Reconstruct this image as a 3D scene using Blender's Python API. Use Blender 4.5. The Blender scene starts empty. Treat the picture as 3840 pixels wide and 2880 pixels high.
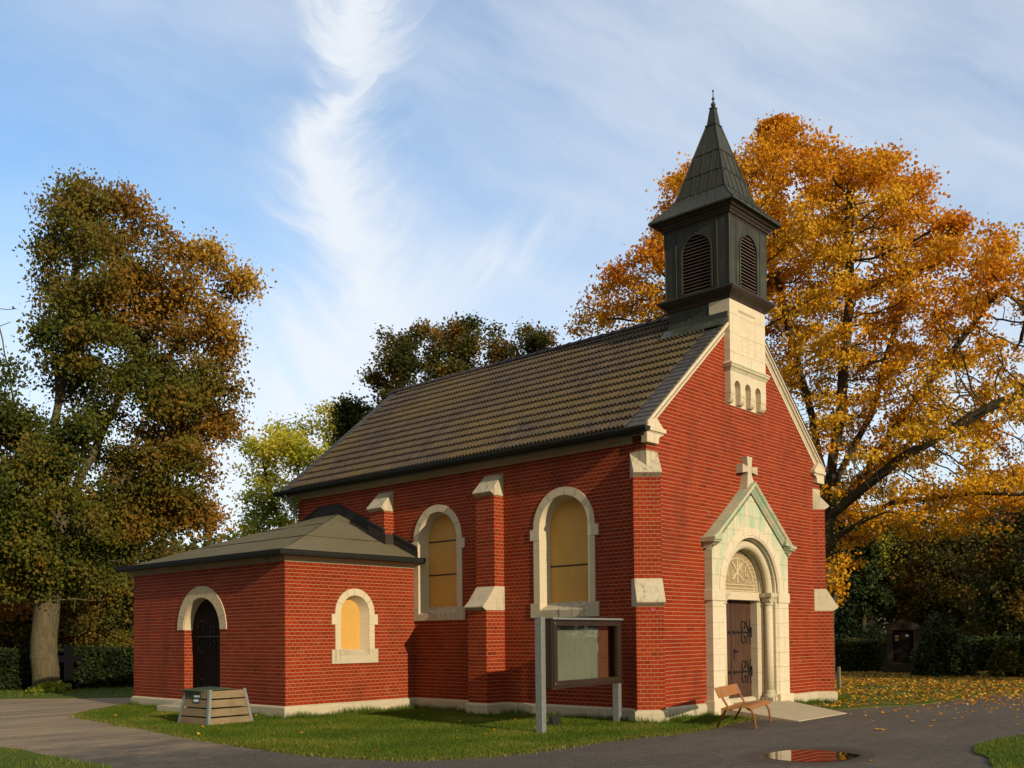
import bpy, bmesh, math, random
import numpy as np
from mathutils import Vector, Matrix, noise, geometry, kdtree
R = math.radians
rng = np.random.default_rng(7)
random.seed(7)
sc = bpy.context.scene
COL = sc.collection

# ------------------------------------------------------------------ node helpers
def new_mat(name):
    m = bpy.data.materials.new(name); m.use_nodes = True
    nt = m.node_tree; nt.nodes.clear()
    out = nt.nodes.new('ShaderNodeOutputMaterial')
    return m, nt, out
class NT:
    """small wrapper: n.add('Type', prop=.., inputs={..}) and links by tuple (node, socket)"""
    def __init__(s, nt): s.nt = nt
    def add(s, typ, ins=None, **props):
        n = s.nt.nodes.new('ShaderNode' + typ)
        for k, v in props.items(): setattr(n, k, v)
        for k, v in (ins or {}).items():
            sock = n.inputs[k]
            if hasattr(v, 'is_output') or isinstance(v, bpy.types.NodeSocket): s.nt.links.new(v, sock)
            else: sock.default_value = v
        return n
    def math(s, op, a, b=None, c=None, clamp=False):
        n = s.nt.nodes.new('ShaderNodeMath'); n.operation = op; n.use_clamp = clamp
        for i, v in enumerate((a, b, c)):
            if v is None: continue
            if isinstance(v, bpy.types.NodeSocket): s.nt.links.new(v, n.inputs[i])
            else: n.inputs[i].default_value = v
        return n.outputs[0]
    def mix(s, fac, a, b, mode='MIX'):
        n = s.nt.nodes.new('ShaderNodeMix'); n.data_type = 'RGBA'; n.blend_type = mode; n.clamp_factor = True
        for sock, v in ((n.inputs[0], fac), (n.inputs[6], a), (n.inputs[7], b)):
            if isinstance(v, bpy.types.NodeSocket): s.nt.links.new(v, sock)
            else: sock.default_value = v if not isinstance(v, tuple) or len(v) == 4 else (*v, 1)
        return n.outputs[2]
    def ramp(s, fac, stops, interp='LINEAR'):
        n = s.nt.nodes.new('ShaderNodeValToRGB'); cr = n.color_ramp; cr.interpolation = interp
        while len(cr.elements) > 1: cr.elements.remove(cr.elements[-1])
        for i, (p, c) in enumerate(stops):
            e = cr.elements[0] if i == 0 else cr.elements.new(p)
            e.position = p
            e.color = c if isinstance(c, tuple) and len(c) == 4 else ((*c, 1) if isinstance(c, tuple) else (c, c, c, 1))
        s.nt.links.new(fac, n.inputs[0]); return n.outputs[0]
    def noise(s, vec, scale, detail=4, rough=.55, dist=0., dim='3D'):
        n = s.add('TexNoise', dict(Scale=scale, Detail=detail, Roughness=rough, Distortion=dist), noise_dimensions=dim)
        if vec is not None: s.nt.links.new(vec, n.inputs['Vector'])
        return n.outputs['Fac']
    def mapping(s, vec, scale=(1, 1, 1), loc=(0, 0, 0), rot=(0, 0, 0)):
        n = s.add('Mapping', dict(Scale=scale, Location=loc, Rotation=rot)); s.nt.links.new(vec, n.inputs['Vector'])
        return n.outputs[0]
    def bump(s, h, strength=.3, dist=.01, normal=None):
        n = s.add('Bump', dict(Strength=strength, Distance=dist)); s.nt.links.new(h, n.inputs['Height'])
        if normal is not None: s.nt.links.new(normal, n.inputs['Normal'])
        return n.outputs[0]
    def bsdf(s, out, color, rough=.8, normal=None, **kw):
        n = s.nt.nodes.new('ShaderNodeBsdfPrincipled')
        for sock, v in (('Base Color', color), ('Roughness', rough)):
            if isinstance(v, bpy.types.NodeSocket): s.nt.links.new(v, n.inputs[sock])
            else: n.inputs[sock].default_value = (*v, 1) if isinstance(v, tuple) and len(v) == 3 else v
        n.inputs['Specular IOR Level'].default_value = kw.get('spec', .3)
        n.inputs['Metallic'].default_value = kw.get('metal', 0)
        if normal is not None: s.nt.links.new(normal, n.inputs['Normal'])
        s.nt.links.new(n.outputs[0], out.inputs[0]); return n

def M_plain(name, col, rough=.7, var=.25, scale=8, metal=0, spec=.3, bump=.15, stretch=(1, 1, 1), col2=None):
    m, nt, out = new_mat(name); n = NT(nt)
    co = n.add('TexCoord').outputs['Object']
    v = n.mapping(co, stretch)
    f = n.noise(v, scale, 6, .6)
    f2 = n.noise(v, scale * 7, 3, .6)
    c2 = col2 or tuple(x * (1 - var) for x in col)
    base = n.mix(n.ramp(f, [(.35, 0.), (.68, 1.)]), col, c2)
    base = n.mix(n.math('MULTIPLY', f2, .35), base, tuple(x * .6 for x in col), 'MIX')
    n.bsdf(out, base, rough, n.bump(f2, bump, .006) if bump else None, metal=metal, spec=spec)
    return m

def M_brick(name='brick', perp=(.28, .15, .072)):
    m, nt, out = new_mat(name); n = NT(nt)
    uv = n.add('UVMap').outputs[0]
    co = n.add('TexCoord').outputs['Object']
    wob = n.noise(uv, 30, 2)
    uvw = n.add('VectorMath', operation='ADD')
    nt.links.new(uv, uvw.inputs[0])
    sub = n.add('CombineXYZ'); nt.links.new(n.math('MULTIPLY', n.math('SUBTRACT', wob, .5), .006), sub.inputs[1])
    nt.links.new(sub.outputs[0], uvw.inputs[1])
    def bt(c1, c2, mo):
        b = n.add('TexBrick', {'Scale': 1., 'Mortar Size': .0040, 'Mortar Smooth': .15, 'Bias': -.1, 'Brick Width': .13, 'Row Height': .075,
                                'Color1': (*c1, 1), 'Color2': (*c2, 1), 'Mortar': (*mo, 1)}, offset=.5)
        nt.links.new(uvw.outputs[0], b.inputs['Vector']); return b
    b = bt((.252, .0258, .0070), (.196, .0200, .0060), perp)
    # bed joints: raked pale mortar, far more visible than the tight perpends
    sv = n.add('SeparateXYZ'); nt.links.new(uvw.outputs[0], sv.inputs[0])
    fr = n.math('FRACT', n.math('DIVIDE', sv.outputs[1], .075)); bed = n.math('MINIMUM', fr, n.math('SUBTRACT', 1., fr))
    bedm = n.ramp(bed, [(.048, 1.), (.082, 0.)]); bedv = n.noise(uv, 4.5, 4, .7)
    # a second, slower variation: some bricks brighter orange, some plum
    v2 = n.noise(uv, 3.2, 3, .7)
    v3 = n.noise(co, .55, 4, .6)
    cell = n.add('TexWhiteNoise', noise_dimensions='2D')
    q = n.add('VectorMath', operation='SNAP'); nt.links.new(uv, q.inputs[0]); q.inputs[1].default_value = (.26, .075, 1)
    nt.links.new(q.outputs[0], cell.inputs['Vector'])
    hue = n.ramp(cell.outputs['Value'], [(0., (.70, .66, .70)), (.08, (.90, .90, .92)), (.5, (1, 1, 1)), (.85, (1.04, 1.08, 1.)), (1., (1.12, 1.30, 1.05))])
    col = n.mix(1., b.outputs['Color'], hue, 'MULTIPLY')
    col = n.mix(n.math('SUBTRACT', 1, b.outputs['Fac']), b.outputs['Color'], col)
    dirt = n.ramp(v3, [(.35, (.80, .76, .74)), (.6, (1, 1, 1))])
    col = n.mix(.75, col, dirt, 'MULTIPLY')
    col = n.mix(n.math('MULTIPLY', n.ramp(v2, [(.55, 0.), (.8, 1.)]), .25), col, (.18, .05, .035))
    col = n.mix(n.math('MULTIPLY', bedm, n.ramp(bedv, [(.3, .62), (.7, 1.)])), col, (.37, .235, .12))
    soot = n.noise(n.mapping(co, (1.2, 1.2, .35)), 1.1, 5, .65)
    col = n.mix(n.math('MULTIPLY', n.ramp(soot, [(.52, 0.), (.72, 1.)]), .42), col, (.075, .022, .012))
    eff = n.math('MULTIPLY', n.ramp(n.noise(co, 2.4, 5, .7), [(.60, 0.), (.72, 1.)]), n.ramp(soot, [(.35, 1.), (.5, 0.)]))
    col = n.mix(n.math('MULTIPLY', eff, .28), col, (.46, .27, .17))
    h = n.math('SUBTRACT', 1., n.math('MAXIMUM', b.outputs['Fac'], bedm))
    fine = n.noise(co, 60, 3)
    hh = n.math('ADD', h, n.math('MULTIPLY', fine, .25))
    n.bsdf(out, col, .68, n.bump(hh,   .45, .008), spec=.07)
    return m

def M_stone(name, col=(.56, .49, .345), joints=None, streak=.35, green=None, dark=(.20, .175, .125), jointcol=(.22, .19, .13)):
    """pale limestone; joints=(block width, course height); green=(z0,z1) copper wash below a roof edge"""
    m, nt, out = new_mat(name); n = NT(nt)
    co = n.add('TexCoord').outputs['Object']; uv = n.add('UVMap').outputs[0]
    big = n.noise(co, 1.3, 5, .62)
    med = n.noise(n.mapping(co, (1, 1, 5)), 5, 6, .65)
    fine = n.noise(n.mapping(co, (1, 1, 2.5)), 34, 5, .7)
    vert = n.noise(n.mapping(co, (7, 7, .5)), 1.6, 4, .6)
    c = n.mix(n.ramp(med, [(.3, 0.), (.7, 1.)]), col, tuple(a * b for a, b in zip(col, (.86, .84, .80))))
    c = n.mix(n.math('MULTIPLY', n.ramp(fine, [(.52, 0.), (.74, 1.)]), .55), c, tuple(x * .62 for x in col))
    st = n.math('MULTIPLY', n.ramp(vert, [(.50, 0.), (.75, 1.)]), n.ramp(big, [(.42, 0.), (.66, 1.)]))
    c = n.mix(n.math('MULTIPLY', st, streak * 1.6, clamp=True), c, dark)
    h = n.math('ADD', n.math('MULTIPLY', med, .5), n.math('MULTIPLY', fine, .5))
    if green:
        sep = n.add('SeparateXYZ'); nt.links.new(co, sep.inputs[0])
        zz = n.math('ADD', sep.outputs['Z'], n.math('MULTIPLY', vert, .9))
        g = n.ramp(n.math('MULTIPLY', n.math('SUBTRACT', zz, green[0]), 1 / (green[1] - green[0])), [(.0, 0.), (.75, .75), (1., .9)])
        g = n.math('MULTIPLY', g, n.ramp(n.noise(n.mapping(co, (5, 5, .8)), 1.4, 4, .6), [(.40, 0.), (.62, 1.)]))
        c = n.mix(g, c, (.24, .40, .25))
    if joints:
        b = n.add('TexBrick', {'Scale': 1., 'Mortar Size': .0045, 'Mortar Smooth': .1, 'Brick Width': joints[0], 'Row Height': joints[1],
                               'Color1': (0, 0, 0, 1), 'Color2': (0, 0, 0, 1), 'Mortar': (1, 1, 1, 1)}, offset=.43)
        nt.links.new(uv, b.inputs['Vector'])
        c = n.mix(n.math('MULTIPLY', b.outputs['Fac'], .75), c, jointcol)
        h = n.math('SUBTRACT', h, n.math('MULTIPLY', b.outputs['Fac'], .9))
    n.bsdf(out, c, .85, n.bump(h, .35, .012), spec=.2)
    return m

def M_tile():
    m, nt, out = new_mat('roof_tile'); n = NT(nt)
    co = n.add('TexCoord').outputs['Object']
    sep = n.add('SeparateXYZ'); nt.links.new(co, sep.inputs[0])
    big = n.noise(co, .55, 5, .6)
    row = n.noise(n.mapping(co, (1.6, 10.0, 1.6)), 1.3, 4, .7)
    fine = n.noise(co, 25, 4, .7)
    c = n.mix(n.ramp(row, [(.36, 0.), (.62, 1.)]), (.082, .061, .041), (.040, .033, .026))
    cell = n.add('TexWhiteNoise', noise_dimensions='2D'); q = n.add('VectorMath', operation='SNAP'); nt.links.new(co, q.inputs[0]); q.inputs[1].default_value = (.2567, .204, 10)
    nt.links.new(q.outputs[0], cell.inputs['Vector'])
    c = n.mix(1., c, n.ramp(cell.outputs['Value'], [(0., (.86, .86, .87)), (.5, (1, 1, 1)), (1., (1.12, 1.1, 1.06))]), 'MULTIPLY')
    moss = n.math('MULTIPLY', n.ramp(big, [(.42, 0.), (.62, 1.)]), n.ramp(fine, [(.3, .35), (.6, 1.)]))
    c = n.mix(n.math('MULTIPLY', n.math('MULTIPLY', moss, n.ramp(row, [(.3, 1.), (.7, .55)])), .8), c, (.100, .072, .019))
    c = n.mix(n.math('MULTIPLY', n.ramp(fine, [(.6, 0.), (.75, 1.)]), .4), c, (.05, .045, .04))
    n.bsdf(out, c, .8, n.bump(fine, .3, .006), spec=.25)
    return m

def M_slate(name='slate', uvrow=(.2, .11)):
    m, nt, out = new_mat(name); n = NT(nt)
    uv = n.add('UVMap').outputs[0]; co = n.add('TexCoord').outputs['Object']
    b = n.add('TexBrick', {'Scale': 1., 'Mortar Size': .004, 'Mortar Smooth': .3, 'Brick Width': uvrow[0], 'Row Height': uvrow[1], 'Bias': 0.,
                           'Color1': (.075, .062, .050, 1), 'Color2': (.045, .040, .036, 1), 'Mortar': (.014, .013, .012, 1)}, offset=.5)
    nt.links.new(uv, b.inputs['Vector'])
    f = n.noise(co, 6, 5, .65)
    c = n.mix(n.math('MULTIPLY', n.ramp(f, [(.5, 0.), (.7, 1.)]), .6), b.outputs['Color'], (.13, .115, .07))
    n.bsdf(out, c, .6, n.bump(n.math('SUBTRACT', 1, b.outputs['Fac']), .6, .012), spec=.35)
    return m

def M_felt():
    m, nt, out = new_mat('roof_felt'); n = NT(nt)
    co = n.add('TexCoord').outputs['Object']
    big = n.noise(co, .9, 5, .6); gr = n.noise(co, 55, 3, .8); sp = n.noise(n.mapping(co, (1, 1, 1)), 16, 4, .75)
    c = n.mix(n.ramp(big, [(.4, 0.), (.65, 1.)]), (.140, .122, .080), (.122, .104, .040))
    c = n.mix(n.ramp(sp, [(.56, 0.), (.66, .8)]), c, (.22, .195, .135))
    c = n.mix(n.math('MULTIPLY', gr, .4), c, (.07, .062, .045))
    n.bsdf(out, c, .9, n.bump(gr, .5, .006), spec=.15)
    return m

def M_copper(name='copper', col=(.040, .039, .026), patina=.5, rough=.5):
    m, nt, out = new_mat(name); n = NT(nt)
    co = n.add('TexCoord').outputs['Object']
    v = n.noise(n.mapping(co, (6, 6, .45)), 1.5, 5, .65); b = n.noise(co, 2.2, 5, .6); f = n.noise(co, 30, 3)
    c = n.mix(n.ramp(v, [(.35, 0.), (.7, 1.)]), col, tuple(x * .55 for x in col))
    c = n.mix(n.math('MULTIPLY', n.ramp(n.math('ADD', n.math('MULTIPLY', v, .6), n.math('MULTIPLY', b, .4)), [(.5, 0.), (.68, 1.)]), patina), c, (.105, .135, .085))
    n.bsdf(out, c, n.ramp(b, [(.3, rough - .08), (.7, rough + .15)]), n.bump(f, .12, .004), metal=.08, spec=.2)
    return m

def M_wood(name, c1, c2, scale=3., plank=None, rough=.6, axis='z'):
    m, nt, out = new_mat(name); n = NT(nt)
    co = n.add('TexCoord').outputs['Object']
    st = {'z': (14, 14, 1), 'x': (1, 14, 14), 'y': (14, 1, 14)}[axis]
    g = n.noise(n.mapping(co, st), scale, 6, .65, 1.2); b = n.noise(co, 2., 3)
    c = n.mix(n.ramp(g, [(.3, 0.), (.7, 1.)]), c1, c2)
    c = n.mix(n.math('MULTIPLY', n.ramp(b, [(.45, 0.), (.7, 1.)]), .5), c, tuple(x * .55 for x in c2))
    n.bsdf(out, c, rough, n.bump(g, .25, .006), spec=.3 if rough < .8 else .1)
    return m

def M_leaf(name, stops, trans=.38, rough=.55):
    m, nt, out = new_mat(name); n = NT(nt)
    a = n.add('Attribute', attribute_name='tint')
    c = n.ramp(a.outputs['Fac'], stops)
    p = n.nt.nodes.new('ShaderNodeBsdfPrincipled'); nt.links.new(c, p.inputs['Base Color'])
    p.inputs['Roughness'].default_value = rough; p.inputs['Specular IOR Level'].default_value = .12
    t = n.add('BsdfTranslucent'); nt.links.new(c, t.inputs['Color'])
    mx = n.add('MixShader', {0: trans}); nt.links.new(p.outputs[0], mx.inputs[1]); nt.links.new(t.outputs[0], mx.inputs[2])
    nt.links.new(mx.outputs[0], out.inputs[0]); return m

def M_bark(name, c1, c2, scale=3.):
    m, nt, out = new_mat(name); n = NT(nt)
    co = n.add('TexCoord').outputs['Object']
    g = n.noise(n.mapping(co, (5, 5, 1.)), scale, 6, .7, .6); b = n.noise(co, 1.1, 4, .6)
    c = n.mix(n.ramp(g, [(.32, 0.), (.66, 1.)]), c1, c2)
    c = n.mix(n.math('MULTIPLY', n.ramp(b, [(.45, 0.), (.68, 1.)]), .6), c, (.10, .10, .045))
    n.bsdf(out, c, .9, n.bump(n.math('ADD', g, n.math('MULTIPLY', b, 1.2)), .9, .06), spec=.05)
    return m

# ------------------------------------------------------------------ mesh helpers
ORG = {}
def world_org(p):
    o = Vector((0, 0, 0))
    while p is not None: o = o + p.location; p = p.parent
    return o
def finish(name, me, mat, parent=None, label=None):
    ob = bpy.data.objects.new(name, me); COL.objects.link(ob)
    if parent is not None: ob.parent = parent
    for mm in (mat if isinstance(mat, (list, tuple)) else [mat]): me.materials.append(mm)
    if label: ob['label'] = label
    return ob
def thing(name, label, cat, loc=(0, 0, 0), group=None, kind=None):
    o = bpy.data.objects.new(name, None); COL.objects.link(o); o.location = loc
    o.empty_display_size = .2
    o['label'] = label; o['category'] = cat
    if group: o['group'] = group
    if kind: o['kind'] = kind
    return o
def tag(o, label=None, cat=None, group=None, kind=None):
    if label: o['label'] = label
    if cat: o['category'] = cat
    if group: o['group'] = group
    if kind: o['kind'] = kind
    return o

class MB:
    def __init__(s): s.v = []; s.f = []; s.smooth = []; s.mi = 0; s.m = []
    def poly(s, pts, sm=False):
        b = len(s.v); s.v += [tuple(p) for p in pts]; s.f.append(tuple(range(b, b + len(pts)))); s.smooth.append(sm); s.m.append(s.mi); return s
    def faces(s, pts, fs, sm=False):
        b = len(s.v); s.v += [tuple(p) for p in pts]
        for f in fs: s.f.append(tuple(b + i for i in f)); s.smooth.append(sm); s.m.append(s.mi)
        return s
    def box(s, x0, x1, y0, y1, z0, z1, X=None):
        p = [(x, y, z) for z in (z0, z1) for y in (y0, y1) for x in (x0, x1)]
        if X: p = [X(*q) for q in p]
        return s.faces(p, [(0, 2, 3, 1), (4, 5, 7, 6), (0, 1, 5, 4), (2, 6, 7, 3), (0, 4, 6, 2), (1, 3, 7, 5)])
    def hexa(s, b, t):
        p = list(b) + list(t); k = len(b)
        s.faces(p, [tuple(range(k))[::-1], tuple(range(k, 2 * k))] + [(i, (i + 1) % k, k + (i + 1) % k, k + i) for i in range(k)]); return s
    def prism(s, poly, P, d0, d1):
        """poly in 2-D, P(a,b,d) -> 3-D"""
        return s.hexa([P(a, b, d0) for a, b in poly], [P(a, b, d1) for a, b in poly])
    def strip(s, A, B, closed=False, sm=False):
        k = len(A); p = list(A) + list(B)
        s.faces(p, [(i, (i + 1) % k, k + (i + 1) % k, k + i) for i in range(k if closed else k - 1)], sm); return s
    def tube(s, path, rad, n=8, caps=True, sm=True):
        path = [Vector(q) for q in path]; k = len(path)
        rad = rad if isinstance(rad, (list, tuple)) else [rad] * k
        rings = []; up = None
        for i in range(k):
            t = (path[min(i + 1, k - 1)] - path[max(i - 1, 0)]).normalized()
            if up is None or abs(up.dot(t)) > .98:
                up = Vector((0, 0, 1)) if abs(t.z) < .9 else Vector((1, 0, 0))
            a = t.cross(up).normalized(); b = a.cross(t).normalized(); up = b
            rings.append([path[i] + (a * math.cos(2 * math.pi * j / n) + b * math.sin(2 * math.pi * j / n)) * rad[i] for j in range(n)])
        for i in range(k - 1): s.strip(rings[i], rings[i + 1], True, sm)
        if caps: s.poly(rings[0][::-1]); s.poly(rings[-1])
        return s
    def lathe(s, prof, c=(0, 0), n=20, sm=True):
        rings = [[(c[0] + r * math.cos(2 * math.pi * j / n), c[1] + r * math.sin(2 * math.pi * j / n), z) for j in range(n)] for r, z in prof]
        for i in range(len(rings) - 1): s.strip(rings[i], rings[i + 1], True, sm)
        s.poly(rings[0][::-1]); s.poly(rings[-1]); return s
    def build(s, name, mat, parent=None, label=None, bevel=0, uv=True, weld=True, recalc=True):
        o = world_org(parent)
        me = bpy.data.meshes.new(name)
        bm = bmesh.new()
        vs = [bm.verts.new((x - o.x, y - o.y, z - o.z)) for x, y, z in s.v]
        for f, sm, mi in zip(s.f, s.smooth, s.m):
            try: fc = bm.faces.new([vs[i] for i in f]); fc.smooth = sm; fc.material_index = mi
            except ValueError: pass
        if weld: bmesh.ops.remove_doubles(bm, verts=bm.verts, dist=.0004)
        if recalc: bmesh.ops.recalc_face_normals(bm, faces=bm.faces)
        if uv:
            L = bm.loops.layers.uv.new('UVMap')
            for fc in bm.faces:
                nn = fc.normal
                if abs(nn.z) < .72:
                    t = Vector((-nn.y, nn.x, 0)).normalized()
                    if t.x + .31 * t.y < 0: t = -t
                    for l in fc.loops:
                        p = l.vert.co + o; l[L].uv = (p.dot(t), p.z)
                else:
                    for l in fc.loops: p = l.vert.co + o; l[L].uv = (p.x, p.y)
        bm.to_mesh(me); bm.free()
        ob = finish(name, me, mat, parent, label)
        if bevel:
            b = ob.modifiers.new('edge', 'BEVEL'); b.width = bevel; b.segments = 2; b.limit_method = 'ANGLE'; b.angle_limit = R(40)
        return ob

def arc(cx, cz, r, a0, a1, n):
    return [(cx + r * math.cos(a0 + (a1 - a0) * i / n), cz + r * math.sin(a0 + (a1 - a0) * i / n)) for i in range(n + 1)]
def arch(cx, hw, zb, zs, r=None, n=20):
    """outline right foot -> over the arch -> left foot"""
    r = r or hw
    return [(cx + hw, zb)] + [(cx + hw * math.cos(math.pi * i / n), zs + r * math.sin(math.pi * i / n)) for i in range(n + 1)] + [(cx - hw, zb)]
def wall_poly(mb, outer, holes, P):
    loops = [[Vector((a, b, 0)) for a, b in outer]] + [[Vector((a, b, 0)) for a, b in h] for h in holes]
    flat = [v for l in loops for v in l]
    mb.faces([P(v.x, v.y) for v in flat], geometry.tessellate_polygon(loops))

# ------------------------------------------------------------------ camera
cam = bpy.data.cameras.new('camera'); co = bpy.data.objects.new('camera', cam); COL.objects.link(co)
cam.sensor_width = 36; cam.lens = 36 * 3687.47 / 3840; cam.shift_y = (2287.8 - 1440) / 3840
cam.clip_end = 2000
yaw, pit, rol = R(-47.561), R(1.522), R(-.578)
fw = Vector((-math.sin(yaw) * math.cos(pit), math.cos(yaw) * math.cos(pit), math.sin(pit)))
r0 = Vector((math.cos(yaw), math.sin(yaw), 0)); u0 = r0.cross(fw)
rr = r0 * math.cos(rol) + u0 * math.sin(rol); uu = -r0 * math.sin(rol) + u0 * math.cos(rol)
CAM = Vector((-15.020, -10.339, 1.363))
M4 = Matrix((rr, uu, -fw)).transposed().to_4x4(); M4.translation = CAM
co.matrix_world = M4; sc.camera = co

# ------------------------------------------------------------------ light and sky
SAZ, SEL = R(188.4), R(18.5)      # azimuth clockwise from +Y
sdir = Vector((math.sin(SAZ) * math.cos(SEL), math.cos(SAZ) * math.cos(SEL), math.sin(SEL)))
sl = bpy.data.lights.new('sun', 'SUN'); sl.energy = 4.4; sl.angle = R(.5); sl.color = (1., .82, .58)
so = bpy.data.objects.new('sun', sl); COL.objects.link(so)
so.rotation_euler = (-sdir).to_track_quat('-Z', 'Y').to_euler(); so.location = sdir * 60
w = bpy.data.worlds.new('World'); sc.world = w; w.use_nodes = True
nt = w.node_tree; nt.nodes.clear(); n = NT(nt)
wo = nt.nodes.new('ShaderNodeOutputWorld'); bg = n.add('Background', {'Strength': .1}); nt.links.new(bg.outputs[0], wo.inputs[0])
sky = n.add('TexSky', sky_type='NISHITA'); sky.sun_disc = False; sky.sun_elevation = SEL; sky.sun_rotation = SAZ
sky.altitude = 100; sky.air_density = 1.15; sky.dust_density = .6; sky.ozone_density = 2.2
tc = n.add('TexCoord').outputs['Generated']
rot = n.add('VectorRotate', {'Angle': R(47.561)}, rotation_type='Z_AXIS'); nt.links.new(tc, rot.inputs[0])
sp = n.add('SeparateXYZ'); nt.links.new(rot.outputs[0], sp.inputs[0])
yy = n.math('MAXIMUM', n.math('ABSOLUTE', sp.outputs[1]), .05)
A = n.math('DIVIDE', sp.outputs[0], yy); B = n.math('DIVIDE', sp.outputs[2], yy)
def comb(x, y, z=0.):
    c = n.add('CombineXYZ')
    for i, v in enumerate((x, y, z)):
        if isinstance(v, bpy.types.NodeSocket): nt.links.new(v, c.inputs[i])
        else: c.inputs[i].default_value = v
    return c.outputs[0]
# feather cirrus: barbs rise outward from a near-vertical quill of the cloud band
wv = n.noise(comb(0., n.math('MULTIPLY', B, 3.)), 1., 2)
quill = n.math('ADD', n.ramp(B, [(.0, 1.), (.26, 1.0), (.36, 1.02), (.50, .985), (.66, 1.02)]), n.math('ADD', -1.165, n.math('MULTIPLY', n.math('SUBTRACT', wv, .5), .06)))
dA = n.math('SUBTRACT', A, quill); aA = n.math('SQRT', n.math('ADD', n.math('MULTIPLY', dA, dA), .0009))
warp = n.noise(comb(A, B), 4., 5, .6)
wrp2 = n.noise(comb(A, B, 4.), 9., 4, .6)
fq = n.math('SUBTRACT', B, n.math('MULTIPLY', aA, n.math('ADD', .75, n.math('MULTIPLY', warp, .7))))
fn = n.noise(comb(n.math('ADD', n.math('MULTIPLY', dA, 3.6), n.math('MULTIPLY', warp, .5)), n.math('ADD', n.math('MULTIPLY', fq, 9.), n.math('ADD', n.math('MULTIPLY', warp, 1.6), n.math('MULTIPLY', wrp2, .5)))), 1.5, 8, .58, .25)
blob = n.noise(comb(A, B, 2.), 5.5, 5, .6)
fib = n.noise(comb(n.math('ADD', n.math('MULTIPLY', dA, 7.), n.math('MULTIPLY', warp, .8)), n.math('ADD', n.math('MULTIPLY', fq, 30.), n.math('MULTIPLY', warp, 4.))), 1.5, 6, .6, .2)
wid = n.ramp(B, [(.0, .34), (.20, .24), (.28, .135), (.36, .075), (.46, .050), (.58, .038), (.75, .04)])
sk = n.math('ADD', dA, n.math('ADD', n.math('MULTIPLY', n.math('SUBTRACT', blob, .5), .08), n.math('ADD', n.math('MULTIPLY', n.math('SUBTRACT', fn, .5), .17), n.math('MULTIPLY', n.math('SUBTRACT', fib, .5), .05))))
core = n.math('POWER', 2.718, n.math('MULTIPLY', n.math('POWER', n.math('ABSOLUTE', n.math('DIVIDE', sk, wid)), 2.), -1.))
dens_ = n.math('ADD', n.math('ADD', n.math('MULTIPLY', fn, .75), n.math('MULTIPLY', fib, .28)), n.math('MULTIPLY', blob, .45))
plume = n.math('MULTIPLY', n.math('MULTIPLY', core, n.ramp(dens_, [(.40, .04), (.56, .50), (.78, .92)])), .95, None, True)
# right-hand barb sweeping up out of the plume
bx_ = n.math('SUBTRACT', A, -.02); by_ = n.math('SUBTRACT', B, n.math('ADD', .385, n.math('MULTIPLY', bx_, .42)))
barb = n.math('POWER', 2.718, n.math('MULTIPLY', n.math('ADD', n.math('POWER', n.math('ABSOLUTE', n.math('DIVIDE', by_, .035)), 2.), n.math('POWER', n.math('ABSOLUTE', n.math('DIVIDE', bx_, .095)), 2.)), -1.))
barb = n.math('MULTIPLY', barb, n.ramp(fib, [(.30, .12), (.68, .62)]))
# broad soft veils drawn out along one wind direction
vl = n.math('ADD', n.math('MULTIPLY', B, 2.6), n.math('MULTIPLY', A, 1.25)); vc = n.math('ADD', n.math('MULTIPLY', A, .9), n.math('MULTIPLY', B, -.3))
vd = n.noise(comb(n.math('ADD', vc, n.math('MULTIPLY', warp, .10)), n.math('ADD', vl, n.math('MULTIPLY', warp, .35))), 1.7, 5, .50, .2)
vf = n.noise(comb(n.math('MULTIPLY', vc, 2.), n.math('ADD', n.math('MULTIPLY', vl, 5.), n.math('MULTIPLY', warp, 1.6))), 1.6, 6, .58, .2)
side = n.ramp(n.math('ADD', n.math('MULTIPLY', A, .8), n.math('MULTIPLY', B, .9)), [(.10, .06), (.45, .34), (.85, .62)])
veil = n.math('MULTIPLY', n.ramp(n.math('ADD', n.math('MULTIPLY', vd, .88), n.math('MULTIPLY', vf, .12)), [(.38, 0.), (.66, 1.)]), n.math('ADD', side, .24))
hz = n.ramp(B, [(.02, .85), (.18, .72), (.30, .42), (.42, .12), (.55, 0.)])
haz = n.math('MULTIPLY', hz, n.ramp(n.noise(comb(n.math('MULTIPLY', A, 1.4), n.math('ADD', n.math('MULTIPLY', B, 4.), n.math('MULTIPLY', warp, .6))), 1.8, 6, .6), [(.3, .50), (.62, 1.)]))
inv = lambda q: n.math('SUBTRACT', 1., q)
clear = n.math('MULTIPLY', n.math('MULTIPLY', inv(plume), inv(n.math('MINIMUM', barb, 1.))), n.math('MULTIPLY', inv(n.math('MINIMUM', veil, 1.)), n.math('MULTIPLY', inv(haz), inv(n.math('MULTIPLY', side, .42)))))
fac = n.math('SUBTRACT', 1., clear, clamp=True)
skc = n.mix(1., sky.outputs[0], (1.05, 1.23, 1.34, 1), 'MULTIPLY')
back = n.ramp(sp.outputs[1], [(0., 1.), (.5, 0.)])            # rotated frame: +Y is the direction of the view
back = n.ramp(n.math('MULTIPLY', sp.outputs[1], -1.), [(.0, 0.), (.35, .75), (1., .85)])
front = n.mix(fac, skc, (5.6, 5.8, 6.05, 1))
nt.links.new(n.mix(back, front, (3.9, 3.45, 2.75, 1)), bg.inputs['Color'])  # unseen warm veil behind the view, added to make ambient light less blue
bg.inputs['Strength'].default_value = .15
vs = sc.view_settings; sc.display_settings.display_device = 'sRGB'
vs.view_transform = 'Standard'; vs.look = 'None'; vs.exposure = .10; vs.gamma = 1

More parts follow.
